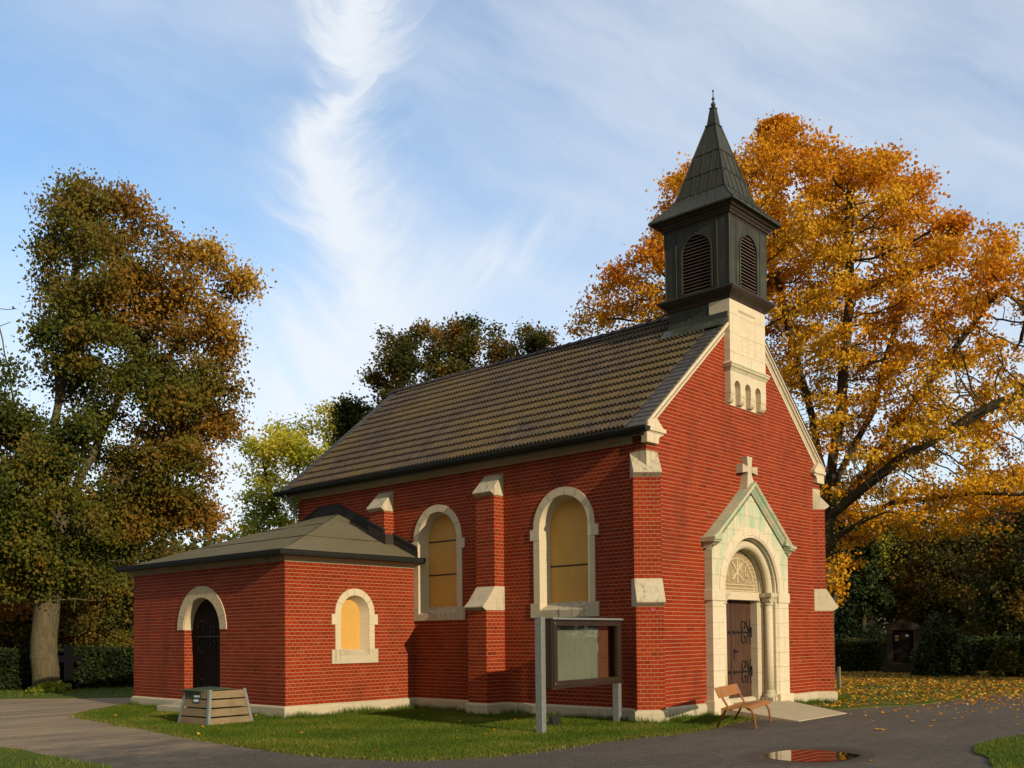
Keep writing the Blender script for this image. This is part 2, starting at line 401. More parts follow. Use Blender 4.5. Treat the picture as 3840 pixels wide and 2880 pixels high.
# ------------------------------------------------------------------ materials
BR = M_brick(); BRG = M_brick('brick_gable', (.27, .075, .028))
ST = M_stone('limestone', joints=(.9, 2.0))
STW = M_stone('limestone_window', joints=None, streak=.25)
STP = M_stone('limestone_portal', joints=(.62, .318), streak=.18, green=(2.45, 4.55), col=(.60, .53, .385))
STG = M_stone('limestone_coping_green', joints=(.8, 9), streak=.5, green=(2.9, 4.6), col=(.50, .44, .32))
STC = M_stone('limestone_belfry_base', joints=(.75, .40), streak=.22, col=(.60, .53, .385))
STX = M_stone('limestone_plinth', joints=(.8, 3.), streak=.45, col=(.47, .42, .30))
STD = M_stone('limestone_weathered', joints=None, streak=1.1, col=(.48, .43, .31), dark=(.13, .115, .085))
TILE = M_tile(); SLATE = M_slate(); FELT = M_felt()
COP = M_copper(); COPB = M_copper('bronze_moulding', (.055, .040, .028), .25, .45)
COPF = M_copper('copper_flashing', (.05, .06, .045), .9)
GUT = M_plain('gutter_metal', (.020, .021, .018), .6, .3, 5, spec=.15, bump=0)
LEAD = M_plain('lead_sheet', (.044, .036, .030), .65, .3, 4, spec=.15)
BOARD = M_plain('yellow_panel', (.58, .33, .075), .55, .12, 1.6, bump=.05)
DARKL = M_plain('seam_strip', (.030, .026, .028), .6)
DOORW = M_wood('door_oak', (.082, .036, .018), (.042, .019, .011), 1.2, rough=.7)
DOORD = M_wood('door_dark', (.020, .012, .008), (.010, .007, .005), 1.2, rough=.85)
IRON = M_plain('wrought_iron', (.018, .018, .019), .5, .3, 20, metal=.5)
LOUV = M_wood('louvre_wood', (.125, .085, .066), (.075, .050, .042), 1.5, axis='x')
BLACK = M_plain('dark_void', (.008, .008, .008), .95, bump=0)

GZ = -.27
W, LN = 7.2, 10.82
def zr(x): return 5.17 + .85 * ((x if x <= 3.6 else 7.2 - x) + .25)

# ================================================================== CHAPEL
ch = thing('brick_chapel', 'red brick chapel with tiled roof, dark copper belfry and boarded round-arched windows', 'chapel', (3.6, 5.4, GZ))
PW = lambda s, z, d=0.: (d, s, z)                     # west wall: s=y, d into the wall (+x)
PS = lambda s, z, d=0.: (s, d, z)                     # gable: s=x, d into the wall (+y)
WY1, WY2, WH = 1.99, 5.62, .78
mb = MB()
holes = [arch(c, WH - .02, 1.80, 3.53, n=24) for c in (WY1, WY2)]
wall_poly(mb, [(0, -.3), (LN, -.3), (LN, 5.25), (0, 5.25)], holes, PW)
mb.mi = 1; pout = [(2.10, -.3), (5.06, -.3), (5.06, 3.0), (3.58, 4.1), (2.10, 3.0)]
wall_poly(mb, [(0, -.3), (2.10, -.3), (2.10, 3.0), (3.58, 4.1), (5.06, 3.0), (5.06, -.3), (W, -.3), (W, 5.25), (W, zr(0) - .1), (3.6, zr(3.6) - .12), (0, zr(0) - .1)], [], PS)
mb.mi = 0; mb.poly([(W, 0, -.3), (W, LN, -.3), (W, LN, 5.25), (W, 0, 5.25)])
mb.poly([(0, LN, -.3), (W, LN, -.3), (W, LN, zr(0) - .1), (3.6, LN, zr(3.6) - .12), (0, LN, zr(0) - .1)])
mb.build('wall', [BR, BRG], ch)

def plinth(name, fp, parent, out=.05, z0=-.42, zc=-.035):
    """stone footing with a chamfered top round a footprint (counter-clockwise list of x,y)"""
    k = len(fp); off = []
    for i in range(k):
        p, q, r_ = Vector(fp[i - 1]), Vector(fp[i]), Vector(fp[(i + 1) % k])
        a = (q - p).normalized(); b = (r_ - q).normalized()
        na, nb = Vector((a.y, -a.x)), Vector((b.y, -b.x))
        off.append(q + (na + nb) / (1 + na.dot(nb)) * out)
    m = MB()
    lo = [(p.x, p.y, z0) for p in off]; mi = [(p.x, p.y, zc) for p in off]; hi = [(x, y, .0) for x, y in fp]
    m.strip(lo, mi, True); m.strip(mi, hi, True); m.poly(hi); m.poly(lo[::-1])
    return m.build(name, STX, parent, bevel=.012)
plinth('plinth', [(0, 0), (2.0, 0), (2.0, .3), (5.16, .3), (5.16, 0), (W, 0), (W, LN), (0, LN)], ch)

# ---- roof
rf_b = MB()
def tile_side(m, y0, y1, x0, x1, mirror, rows, pitch=.102, sub=6):
    fx = (lambda x: 7.2 - x) if mirror else (lambda x: x)
    k = int((y1 - y0) / pitch * sub); ys = [y0 + (y1 - y0) * i / k for i in range(k + 1)]
    wob = [0.006 * math.sin(y * 1.7 + 1) for y in ys]
    for i in range(rows):
        a = x0 + (x1 - x0) * i / rows; b = x0 + (x1 - x0) * (i + 1) / rows + .04
        sag = [.004 * noise.noise((y * .9, i * 1.7, 0)) for y in ys]
        jit = [.005 * noise.noise((math.floor(y / .204) * 3.1, i * 5.7, 2)) for y in ys]
        und, low, top, up = [], [], [], []
        for j, y in enumerate(ys):
            ph = (y / pitch) % 1.0
            h = .042 * math.sin(math.pi * min(1, ph / .62)) ** .9 if ph < .62 else 0.
            xl = a + wob[j] * .3 + jit[j]
            z1 = zr(xl) + .072 + h + sag[j]; xu = xl + .075
            und.append((fx(xu), y, zr(xu) + .006)); low.append((fx(xl), y, z1 - .020)); top.append((fx(xl), y, z1)); up.append((fx(b), y, zr(b) + .004 + h))
        m.strip(und, low, False, False); m.strip(low, top, False, False); m.strip(top, up, False, True)
tile_side(rf_b, .30, 10.86, -.27, 3.58, False, 15)
tile_side(rf_b, .30, 10.86, -.27, 3.58, True, 15, .204, 4)
for x0, x1 in ((-.27, 3.6), (7.47, 3.6)):
    rf_b.hexa([(x0, -.06, zr(-.27) - .16), (x0, 11.22, zr(-.27) - .16), (x1, 11.22, zr(3.6) - .16), (x1, -.06, zr(3.6) - .16)],
              [(x0, -.06, zr(-.27) - .012), (x0, 11.22, zr(-.27) - .012), (x1, 11.22, zr(3.6) - .012), (x1, -.06, zr(3.6) - .012)])
roof = rf_b.build('roof', TILE, ch, weld=False, recalc=False, uv=False)
for ya, yb in ((-.11, .325), (10.84, 11.27)):
    for x0, sgn in ((-.26, 1), (7.46, -1)):
        m = MB()
        k = 30
        for i in range(k):
            a = i / k; b = (i + 1.25) / k
            xa, xb = x0 + sgn * 3.83 * a, x0 + sgn * 3.83 * min(b, 1)
            lift = .040 + .004 * random.random()
            za, zb = zr(xa), zr(xb)
            n_ = 4
            for j in range(n_):
                off = (i % 2) * .5 / n_
                u0_, u1_ = max(0, (j - off) / n_), min(1, (j + 1 - off) / n_ if j < n_ - 1 else 1)
                dz = .004 * random.random()
                p = [(xa, ya + (yb - ya) * u0_, za + lift + dz), (xa, ya + (yb - ya) * u1_, za + lift + dz), (xb, ya + (yb - ya) * u1_, zb + .022), (xb, ya + (yb - ya) * u0_, zb + .022)]
                q = [(x, y, z - .016) for x, y, z in p]
                m.hexa(q, p)
        m.build('verge_slates', SLATE, roof, weld=False)
m = MB()
k = 30; L0, L1 = 1.33, 11.30
for i in range(k):
    a = L0 + (L1 - L0) * i / k; b = L0 + (L1 - L0) * (i + 1) / k + .03
    z0 = zr(3.6) + .0
    for (ya, yb, rr_) in ((a, b, .105), (a - .01, a + .05, .118)):
        A_ = [(3.6 + rr_ * 1.25 * math.cos(t), ya, z0 - .03 + rr_ * math.sin(t)) for t in np.linspace(0, math.pi, 9)]
        B_ = [(3.6 + rr_ * 1.2 * math.cos(t), yb, z0 - .03 + rr_ * .93 * math.sin(t)) for t in np.linspace(0, math.pi, 9)]
        m.strip(A_, B_, False, True); m.poly(A_)
m.build('ridge_tiles', M_plain('ridge_tile', (.052, .042, .036), .7, .35, 6), roof, weld=False, recalc=False)

# ---- eaves: stone cavetto, gutter, downpipe
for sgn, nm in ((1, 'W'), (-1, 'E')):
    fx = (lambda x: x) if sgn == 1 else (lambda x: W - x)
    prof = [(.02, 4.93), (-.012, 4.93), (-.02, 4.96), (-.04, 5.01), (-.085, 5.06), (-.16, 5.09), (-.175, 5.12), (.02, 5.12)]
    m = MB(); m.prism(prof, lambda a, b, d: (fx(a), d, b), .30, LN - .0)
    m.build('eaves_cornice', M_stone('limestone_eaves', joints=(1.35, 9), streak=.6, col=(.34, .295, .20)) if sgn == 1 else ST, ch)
    m = MB(); pts = [(.095 * math.cos(t), .105 * math.sin(t)) for t in np.linspace(math.pi, 2 * math.pi, 10)]
    inn = [(.085 * math.cos(t), .095 * math.sin(t)) for t in np.linspace(2 * math.pi, math.pi, 10)]
    cx, cz = -.285, 5.155
    def gz(y): return cz + (.0 if y < 5 else 0)
    ring = pts + inn
    A_ = [(fx(cx + a), -.235, gz(0) + b) for a, b in ring]; B_ = [(fx(cx + a), 11.46, gz(11) + b) for a, b in ring]
    m.strip(A_, B_, True); m.poly(A_); m.poly(B_[::-1])
    m.poly([(fx(cx + a), -.234, gz(0) + b) for a, b in pts]); m.poly([(fx(cx + a), 11.459, gz(11) + b) for a, b in pts])
    m.tube([(fx(cx - .085), -.235, cz), (fx(cx - .085), 11.46, cz)], .011, 6)
    m.box(min(fx(-.205), fx(-.165)), max(fx(-.205), fx(-.165)), .28, 11.2, 5.05, 5.24)
    m.build('gutter', GUT, ch)
m = MB(); m.tube([(-.285, 11.0, 5.08), (-.27, 10.98, 5.0), (-.10, 10.90, 4.80), (-.075, 10.885, 4.68), (-.075, 10.885, -.2)], .05, 10)
m.build('downpipe', M_plain('zinc_pipe', (.20, .22, .21), .45, .3, 5, metal=.5), ch)
m = MB(); m.tube([(7.50, 1.0, 5.06), (7.42, .55, 4.8), (7.30, .40, 4.6), (7.29, .40, -.2)], .045, 8)
m.build('downpipe', GUT, ch)

# ---- raking stone copings of the gable, and kneelers
for sgn in (1, -1):
    fx = (lambda x: x) if sgn == 1 else (lambda x: W - x)
    m = MB()
    prof = [(.04, 0), (-.105, 0), (-.115, -.02), (-.115, -.065), (-.085, -.075), (-.075, -.10), (-.045, -.14), (-.012, -.20), (-.012, -.245), (.04, -.245)]
    zt = lambda x: zr(x) - .025
    x0, x1 = -.085, 3.0
    A_ = [(fx(x0), d, zt(x0) + h) for d, h in prof]; B_ = [(fx(x1), d, zt(x1) + h) for d, h in prof]
    m.strip(A_, B_, True); m.poly(A_); m.poly(B_)
    m.build('raking_coping', M_stone('limestone_coping' + str(sgn), joints=(.62, 99), streak=.2, col=(.58, .51, .37)), ch)
    m = MB()
    bx = lambda a, b, y0, y1, z0, z1: m.box(min(fx(a), fx(b)), max(fx(a), fx(b)), y0, y1, z0, z1)
    bx(-.10, .49, -.125, .05, 5.125, 5.20)
    m.prism([(-.085, 5.118), (.475, 5.118), (.45, 5.09), (.40, 5.075), (.345, 5.05), (.30, 5.01), (.29, 4.91), (-.085, 4.91)], lambda a, b, d: (fx(a), d, b), -.085, .05)
    bx(-.095, .44, -.10, .05, 5.105, 5.12)
    m.prism([(-.09, 5.19), (.45, 5.19), (.20, 5.40), (-.09, 5.27)], lambda a, b, d: (fx(a), d, b), -.105, .05)
    m.build('kneeler', M_stone('limestone_kneeler' + str(sgn), joints=None, streak=.2, col=(.57, .50, .36)), ch, bevel=.006)

# ---- buttresses
def wedge(m, P, prof, t0, t1): m.hexa([P(t0, d, z) for d, z in prof], [P(t1, d, z) for d, z in prof])
def buttress_mid(y0, y1, low=True):
    P = lambda t, d, z: (-d, t, z)
    m = MB()
    if low: m.box(-.552, 0, y0, y1, -.05, 1.94)
    m.box(-.286, 0, y0 + .002, y1 - .002, 1.9, 4.34)
    b = m.build('buttress', BR, ch)
    for nm, pr in ((('cap', [(.655, 1.958), (.655, 1.985), (.545, 2.075), (.286, 2.40), (-.02, 2.40), (-.02, 1.90), (.556, 1.90)]),) if low else ()) + \
                  (('cap', [(.385, 4.352), (.385, 4.38), (.0, 4.775), (-.02, 4.775), (-.02, 4.295), (.29, 4.295)]),):
        m = MB(); wedge(m, P, pr, y0 - .006, y1 + .006); m.build(nm, STD, b, bevel=.006)
        if nm == 'cap':
            m = MB(); lipd, lipz = pr[0]
    if low: plinth('footing', [(-.552, y0), (.0, y0), (.0, y1), (-.552, y1)], b)
buttress_mid(3.607, 4.138)
buttress_mid(7.104, 7.635, False)
s2 = math.sqrt(.5)
def buttress_diag(cx, n_, t_):
    P = lambda t, d, z: (cx + n_[0] * d * s2 + t_[0] * t * s2, n_[1] * d * s2 + t_[1] * t * s2, z)
    m = MB()
    def bx(hw, d0, d1, z0, z1): m.hexa([P(-hw, d0, z0), P(hw, d0, z0), P(hw, d1, z0), P(-hw, d1, z0)], [P(-hw, d0, z1), P(hw, d0, z1), P(hw, d1, z1), P(-hw, d1, z1)])
    bx(.257, -.5, .18, -.05, 1.93); bx(.255, -.5, .022, 1.9, 4.36)
    b = m.build('buttress', BR, ch)
    m = MB(); wedge(m, P, [(.30, 1.95), (.30, 1.98), (.022, 2.40), (-.3, 2.40), (-.3, 1.885), (.185, 1.885)], -.264, .264); m.build('cap', STD, b, bevel=.006)
    m = MB(); wedge(m, P, [(.125, 4.342), (.125, 4.37), (-.27, 4.765), (-.35, 4.765), (-.35, 4.28), (.028, 4.28)], -.262, .262)
    e = .006
    m.hexa([P(-.262, -.262 + e, 4.33), P(0, e, 4.33), P(.262, -.262 + e, 4.33), P(0, -.45, 4.33)], [P(-.262, -.262 + e, 4.775), P(0, e, 4.775), P(.262, -.262 + e, 4.775), P(0, -.45, 4.775)])
    m.build('cap', STD, b)
    q = [P(-.26, .18, 0), P(.26, .18, 0), P(.26, -.4, 0), P(-.26, -.4, 0)]
    fp = [(a, c) for a, c, _ in q]
    ar = sum(fp[i][0] * fp[(i + 1) % 4][1] - fp[(i + 1) % 4][0] * fp[i][1] for i in range(4))
    plinth('footing', fp if ar > 0 else fp[::-1], b, .055)
    return b, P
bL, PL = buttress_diag(0, (-1, -1), (1, -1))
buttress_diag(W, (1, -1), (1, 1))
m = MB(); f = lambda t, d, z: PL(t, d, z)
m.hexa([f(.0, .181, 1.78), f(.10, .181, 1.78), f(.10, .181, 1.855), f(.0, .181, 1.855)], [f(.0, .186, 1.78), f(.10, .186, 1.78), f(.10, .186, 1.855), f(.0, .186, 1.855)])
pq = m.build('number_plate', M_plain('red_enamel', (.30, .025, .02), .35, .1), bL)
m = MB()
for i in range(4):
    t0 = .016 + i * .018
    m.hexa([f(t0, .186, 1.805), f(t0 + .010, .186, 1.805), f(t0 + .010, .186, 1.83), f(t0, .186, 1.83)], [f(t0, .188, 1.805), f(t0 + .010, .188, 1.805), f(t0 + .010, .188, 1.83), f(t0, .188, 1.83)])
m.build('plate_marks', M_plain('pale_marks', (.42, .16, .13), .5, .1), bL)

# ---- arched windows
def window(P, c, ro, ri, rb, zs, zsill0, zsill1, kz, khw, depth, seams, name='window', slope0=None, zsb=None):
    """P(s,z,d): d>0 goes into the wall"""
    t = thing_part(name)
    n_ = 28; pr = -.022
    zb_ = slope0 - .03; O = arch(c, ro, zb_, zs, n=n_); I = arch(c, ri, zb_, zs, n=n_); Bk = arch(c, rb, zb_, zs, n=n_)
    m = MB()
    m.strip([P(a, b, pr) for a, b in O], [P(a, b, pr) for a, b in I])
    m.strip([P(a, b, pr) for a, b in O], [P(a, b, .03) for a, b in O])
    m.strip([P(a, b, pr) for a, b in I], [P(a, b, pr + .018) for a, b in arch(c, ri - .004, zb_, zs, n=n_)])
    m.strip([P(a, b, pr + .018) for a, b in arch(c, ri - .004, zb_, zs, n=n_)], [P(a, b, depth + .02) for a, b in Bk])
    m.mi = 1                                           # voussoir joints
    for k_ in range(1, 6):
        th = math.pi * k_ / 6 + (.06 if k_ % 2 else -.05)
        cs, sn = math.cos(th), math.sin(th); dx, dz = -sn * .004, cs * .004
        m.hexa([P(c + ri * cs - dx, zs + ri * sn - dz, pr - .0015), P(c + ro * cs - dx, zs + ro * sn - dz, pr - .0015), P(c + ro * cs + dx, zs + ro * sn + dz, pr - .0015), P(c + ri * cs + dx, zs + ri * sn + dz, pr - .0015)],
               [P(c + ri * cs - dx, zs + ri * sn - dz, pr + .01), P(c + ro * cs - dx, zs + ro * sn - dz, pr + .01), P(c + ro * cs + dx, zs + ro * sn + dz, pr + .01), P(c + ri * cs + dx, zs + ri * sn + dz, pr + .01)])
    fr = m.build('window', [STW, M_plain_cache('stone_joint', (.20, .17, .12), .9)], t[1])
    m = MB()
    for sg in (-1, 1):
        a, b = c + sg * (ri + .0), c + sg * khw
        lo, hi = min(a, b), max(a, b)
        m = MB(); m.hexa([P(lo, kz[0], pr - .006), P(hi, kz[0], pr - .006), P(hi, kz[1], pr - .006), P(lo, kz[1], pr - .006)], [P(lo, kz[0], .03), P(hi, kz[0], .03), P(hi, kz[1], .03), P(lo, kz[1], .03)])
        m.build('impost', STW, fr, bevel=.004)
    m = MB()
    s0 = slope0
    m.prism([(c - khw, zsill0), (c + khw, zsill0), (c + khw, zsill1), (c + ri, zsill1), (c + ri, s0), (c - ri, s0), (c - ri, zsill1), (c - khw, zsill1)], P, pr - .006, .05)
    m.faces([P(c - ri, s0, pr - .004), P(c + ri, s0, pr - .004), P(c + rb + .01, zsb, depth + .01), P(c - rb - .01, zsb, depth + .01)], [(0, 1, 2, 3)])
    m.build('sill', STD, fr, bevel=0)
    m = MB(); m.prism(arch(c, rb + .02, zsb - .06, zs, n=n_), P, depth, depth + .03)
    bd = m.build('panel', BOARD, fr)
    m = MB()
    for z in seams:
        m = MB(); m.hexa([P(c - rb, z, depth - .008), P(c + rb, z, depth - .008), P(c + rb, z + .03, depth - .008), P(c - rb, z + .03, depth - .008)], [P(c - rb, z, depth + .01), P(c + rb, z, depth + .01), P(c + rb, z + .03, depth + .01), P(c - rb, z + .03, depth + .01)])
        m.build('panel_joint', DARKL, fr)
    return fr
def thing_part(name): return (name, ch)
MC = {}
def M_plain_cache(name, col, rough=.7, **k):
    if name not in MC: MC[name] = M_plain(name, col, rough, **k)
    return MC[name]
w1 = window(PW, WY1, WH, .62, .557, 3.53, 1.73, 2.015, (3.29, 3.51), .868, .25, [2.75], slope0=1.875, zsb=2.045)
w1['label'] = 'boarded arched window behind the notice board'
w2 = window(PW, WY2, WH, .62, .557, 3.53, 1.73, 2.015, (3.29, 3.51), .868, .25, [2.745, 3.50], slope0=1.875, zsb=2.045)
w2['label'] = 'boarded arched window beside the low annexe'

# ================================================================== ANNEXE (low vestry on the west side)
XA, YA, YB, HA = -3.492, 6.401, 12.765, 2.93
PA = lambda s, z, d=0.: (XA + d, s, z)
PF = lambda s, z, d=0.: (s, YA + d, z)
DC = 9.60
mb = MB()
wall_poly(mb, [(YA, -.3), (YB, -.3), (YB, 3.02), (YA, 3.02)], [arch(DC, .76, -.29, 1.58, .73, 20)], PA)
wall_poly(mb, [(XA, -.3), (0.02, -.3), (0.02, 3.02), (XA, 3.02)], [arch(-1.72, .51, .9, 1.89, .53, 20)], PF)
mb.poly([(XA, YB, -.3), (1.0, YB, -.3), (1.0, YB, 3.02), (XA, YB, 3.02)])
mb.poly([(1.0, LN, -.3), (1.0, YB, -.3), (1.0, YB, 3.02), (1.0, LN, 3.02)])
# door reveal in brick below the arch
for sg in (-1, 1):
    s = DC + sg * .778
    mb.poly([PA(s - sg * .0, -.29, 0), PA(s, -.29, .24), PA(s, 1.58, .24), PA(s, 1.58, 0)])
aw = mb.build('annexe_wall', BR, ch)
plinth('annexe_plinth', [(XA, YA), (0.0, YA), (0.0, YA + .5), (.5, YA + .5), (.5, YB), (XA, YB), (XA, DC + .78), (XA + .3, DC + .78), (XA + .3, DC - .78), (XA, DC - .78)][::-1] if False else
       [(XA, YA), (.2, YA), (.2, YB), (XA, YB)], ch, .055)
# eaves cornice + roof
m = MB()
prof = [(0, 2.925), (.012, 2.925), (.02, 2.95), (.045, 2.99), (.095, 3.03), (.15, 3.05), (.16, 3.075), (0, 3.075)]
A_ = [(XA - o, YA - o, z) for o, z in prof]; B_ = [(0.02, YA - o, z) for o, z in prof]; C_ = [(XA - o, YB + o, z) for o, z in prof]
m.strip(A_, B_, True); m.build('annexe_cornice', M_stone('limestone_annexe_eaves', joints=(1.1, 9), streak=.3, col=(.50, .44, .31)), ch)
m = MB(); m.strip(A_, C_, True); m.build('annexe_cornice', M_stone('limestone_annexe_shaded', joints=(1.1, 9), streak=1., col=(.20, .165, .115), dark=(.06, .05, .04)), ch)  # west run: gutter shade and dirt painted in as darker stone
E0 = (XA - .29, YA - .27, 3.10)
AP0, AP1 = (-.02, 9.15, 4.42), (-.02, 9.95, 4.42)
m = MB()
def grid(m, a, b, c_, d, nu, nv, amp):
    P_ = lambda u, v: Vector(a).lerp(Vector(b), u).lerp(Vector(d).lerp(Vector(c_), u), v)
    pts = []
    for j in range(nv + 1):
        for i in range(nu + 1):
            p = P_(i / nu, j / nv); e = 0 if i in (0, nu) or j in (0, nv) else 1
            p.z += amp * e * noise.noise(p * 1.3) ; pts.append(p)
    fs = [(j * (nu + 1) + i, j * (nu + 1) + i + 1, (j + 1) * (nu + 1) + i + 1, (j + 1) * (nu + 1) + i) for j in range(nv) for i in range(nu)]
    m.faces(pts, fs, False)
EF = (.02, YA - .27, 3.10); EB = (XA - .29, YB + .27, 3.10); EBR = (.02, YB + .27, 3.10)
grid(m, E0, EF, (.02, 9.15, 4.42), AP0, 12, 10, .012)
grid(m, EB, E0, AP0, AP1, 14, 12, .014)
grid(m, EBR, EB, AP1, (.02, 9.95, 4.42), 6, 6, .01)
m.faces([E0, EF, EBR, EB] + [(x, y, z - .06) for x, y, z in (E0, EF, EBR, EB)], [(4, 5, 6, 7), (0, 1, 5, 4), (1, 2, 6, 5), (2, 3, 7, 6), (3, 0, 4, 7)])
ar = m.build('annexe_roof', FELT, ch)
# overlapping felt laps
m = MB()
def lap(p, q, wdt=.02):
    p, q = Vector(p), Vector(q); t = (q - p).normalized(); sd = t.cross(Vector((0, 0, 1))).normalized() * wdt
    k = 14; L_ = []; R_ = []
    for i in range(k + 1):
        c_ = p.lerp(q, i / k); jj = .012 * noise.noise(c_ * 3.) ; c_ = c_ + Vector((0, 0, .012 + abs(jj)))
        L_.append(c_ - sd * (.4 + jj * 20)); R_.append(c_ + sd * (.6 + jj * 20))
    m.strip(L_, R_); m.strip([x - Vector((0, 0, .02)) for x in R_], R_)
def onfront(s, t): a = Vector(E0).lerp(Vector(EF), s); b = Vector(AP0).lerp(Vector((.02, 9.15, 4.42)), s); return a.lerp(b, t)
def onleft(s, t): a = Vector(E0).lerp(Vector(EB), s); b = Vector(AP0).lerp(Vector(AP1), s); return a.lerp(b, t)
lap(onfront(.0, .36), onfront(.93, .36), .012); lap(onleft(.0, .36), onleft(1, .36), .012); lap(onleft(0, .70), onleft(1, .70), .010)
lap(Vector(E0).lerp(Vector(AP0), .12), Vector(AP0), .014)
m.build('felt_laps', M_plain_cache('felt_lap', (.045, .040, .032), .9), ar, weld=False)
# gutter round two sides
m = MB()
def gut(path_out, path_in, z):
    for a, b in ((path_out, path_in),):
        pr = [(1.0, z), (1.0, z - .04), (.85, z - .10), (.4, z - .115), (.0, z - .10), (-.1, z)]
        rows = [[(p[0] + (q[0] - p[0]) * (1 - k), p[1] + (q[1] - p[1]) * (1 - k), zz) for k, zz in pr] for p, q in zip(a, b)]
        for i in range(len(rows) - 1): m.strip(rows[i], rows[i + 1], True)
        m.poly(rows[0]); m.poly(rows[-1])
o1, o2 = .33, .22
gut([(.05, YA - o1), (XA - o1, YA - o1), (XA - o1, YB + o1)], [(.05, YA - o2), (XA - o2, YA - o2), (XA - o2, YB + o2)], 3.135)
m.tube([(.05, YA - o1, 3.135), (XA - o1, YA - o1, 3.135), (XA - o1, YB + o1, 3.135)], .012, 6)
m.build('gutter', GUT, ar)
# lead flashing up the nave wall, stepping round the buttress
m = MB()
fz = lambda y: 4.42 - (9.15 - y) * (4.42 - 3.10) / (9.15 - YA + .27) if y < 9.15 else (4.42 if y < 9.95 else 4.42 - (y - 9.95) * .41)
def fl(ya, yb, x, h=.24):
    m.hexa([(x, ya, fz(ya) - .03), (x - .03, ya, fz(ya) - .03), (x - .03, yb, fz(yb) - .03), (x, yb, fz(yb) - .03)],
           [(x, ya, fz(ya) + h), (x - .03, ya, fz(ya) + h), (x - .03, yb, fz(yb) + h), (x, yb, fz(yb) + h)])
    m.hexa([(x - .045, ya, fz(ya) + h - .03), (x, ya, fz(ya) + h - .03), (x, yb, fz(yb) + h - .03), (x - .045, yb, fz(yb) + h - .03)],
           [(x - .045, ya, fz(ya) + h + .02), (x, ya, fz(ya) + h + .02), (x, yb, fz(yb) + h + .02), (x - .045, yb, fz(yb) + h + .02)])
fl(YA - .14, 7.104, 0); fl(7.635, 9.15, 0); fl(9.15, 9.95, 0); fl(9.95, LN, 0)
def flx(x0, x1, y, h=.24):
    zz = lambda x: fz(y) - .01
    m.box(x0, x1, y - .03, y, zz(0) - .12, zz(0) + h)
flx(-.31, 0, 7.105); fl(7.075, 7.66, -.286, .34)
m.hexa([(0, 7.635, fz(7.635) - .1), (-.31, 7.635, fz(7.635) - .1), (-.31, 7.665, fz(7.665) - .1), (0, 7.665, fz(7.665) - .1)], [(0, 7.635, fz(7.635) + .3), (-.31, 7.635, fz(7.635) + .3), (-.31, 7.665, fz(7.665) + .3), (0, 7.665, fz(7.665) + .3)])
m.build('flashing', LEAD, ar, weld=False)

# annexe window
w3 = window(PF, -1.72, .53, .383, .285, 1.89, .82, 1.117, (1.645, 1.868), .622, .2, [], slope0=.985, zsb=1.125)
w3['label'] = 'small boarded window in the sunlit annexe wall'
# annexe door
m = MB()
O = [(DC + 1.045 * math.cos(t), 1.58 + .975 * math.sin(t)) for t in np.linspace(0, math.pi, 33)]
I = [(DC + .778 * math.cos(t), 1.58 + .715 * math.sin(t)) for t in np.linspace(0, math.pi, 33)]
m.strip([PA(a, b, -.02) for a, b in O], [PA(a, b, -.02) for a, b in I]); m.strip([PA(a, b, -.02) for a, b in O], [PA(a, b, .04) for a, b in O])
m.strip([PA(a, b, -.02) for a, b in I], [PA(a, b, .24) for a, b in I])
for e in (0, -1): m.poly([PA(*O[e], -.02), PA(*I[e], -.02), PA(*I[e], .04), PA(*O[e], .04)])
m.mi = 1
for th in (.33, .95, 1.36, 1.78, 2.2, 2.80):
    ci, si, co_, so_ = DC + .778 * math.cos(th), 1.58 + .715 * math.sin(th), DC + 1.045 * math.cos(th), 1.58 + .975 * math.sin(th)
    nx, nz = -math.sin(th) * .005, math.cos(th) * .005
    m.hexa([PA(ci - nx, si - nz, -.0215), PA(co_ - nx, so_ - nz, -.0215), PA(co_ + nx, so_ + nz, -.0215), PA(ci + nx, si + nz, -.0215)],
           [PA(ci - nx, si - nz, -.01), PA(co_ - nx, so_ - nz, -.01), PA(co_ + nx, so_ + nz, -.01), PA(ci + nx, si + nz, -.01)])
dsur = m.build('annexe_door_arch', [M_stone('limestone_door_arch', streak=.12, col=(.55, .46, .31)), M_plain_cache('stone_joint', (.20, .17, .12), .9)], ch)
m = MB()
outline = [(DC + .775 * math.cos(t), 1.58 + .712 * math.sin(t)) for t in np.linspace(0, math.pi, 25)]
npl = 9
for i in range(npl):
    a = DC - .776 + 1.552 * i / npl; b = DC - .776 + 1.552 * (i + 1) / npl
    ztop = lambda s: 1.58 + .712 * math.sqrt(max(0, 1 - ((s - DC) / .776) ** 2))
    ss = np.linspace(a + .004, b - .004, 5)
    pl = [(a + .004, -.16), (b - .004, -.16)] + [(s, ztop(s)) for s in ss[::-1]]
    m.prism(pl, PA, .225, .27)
m.box(XA + .245, XA + .29, DC - .776, DC + .776, -.16, 1.62)
dd = m.build('annexe_door', DOORD, ch, weld=False)
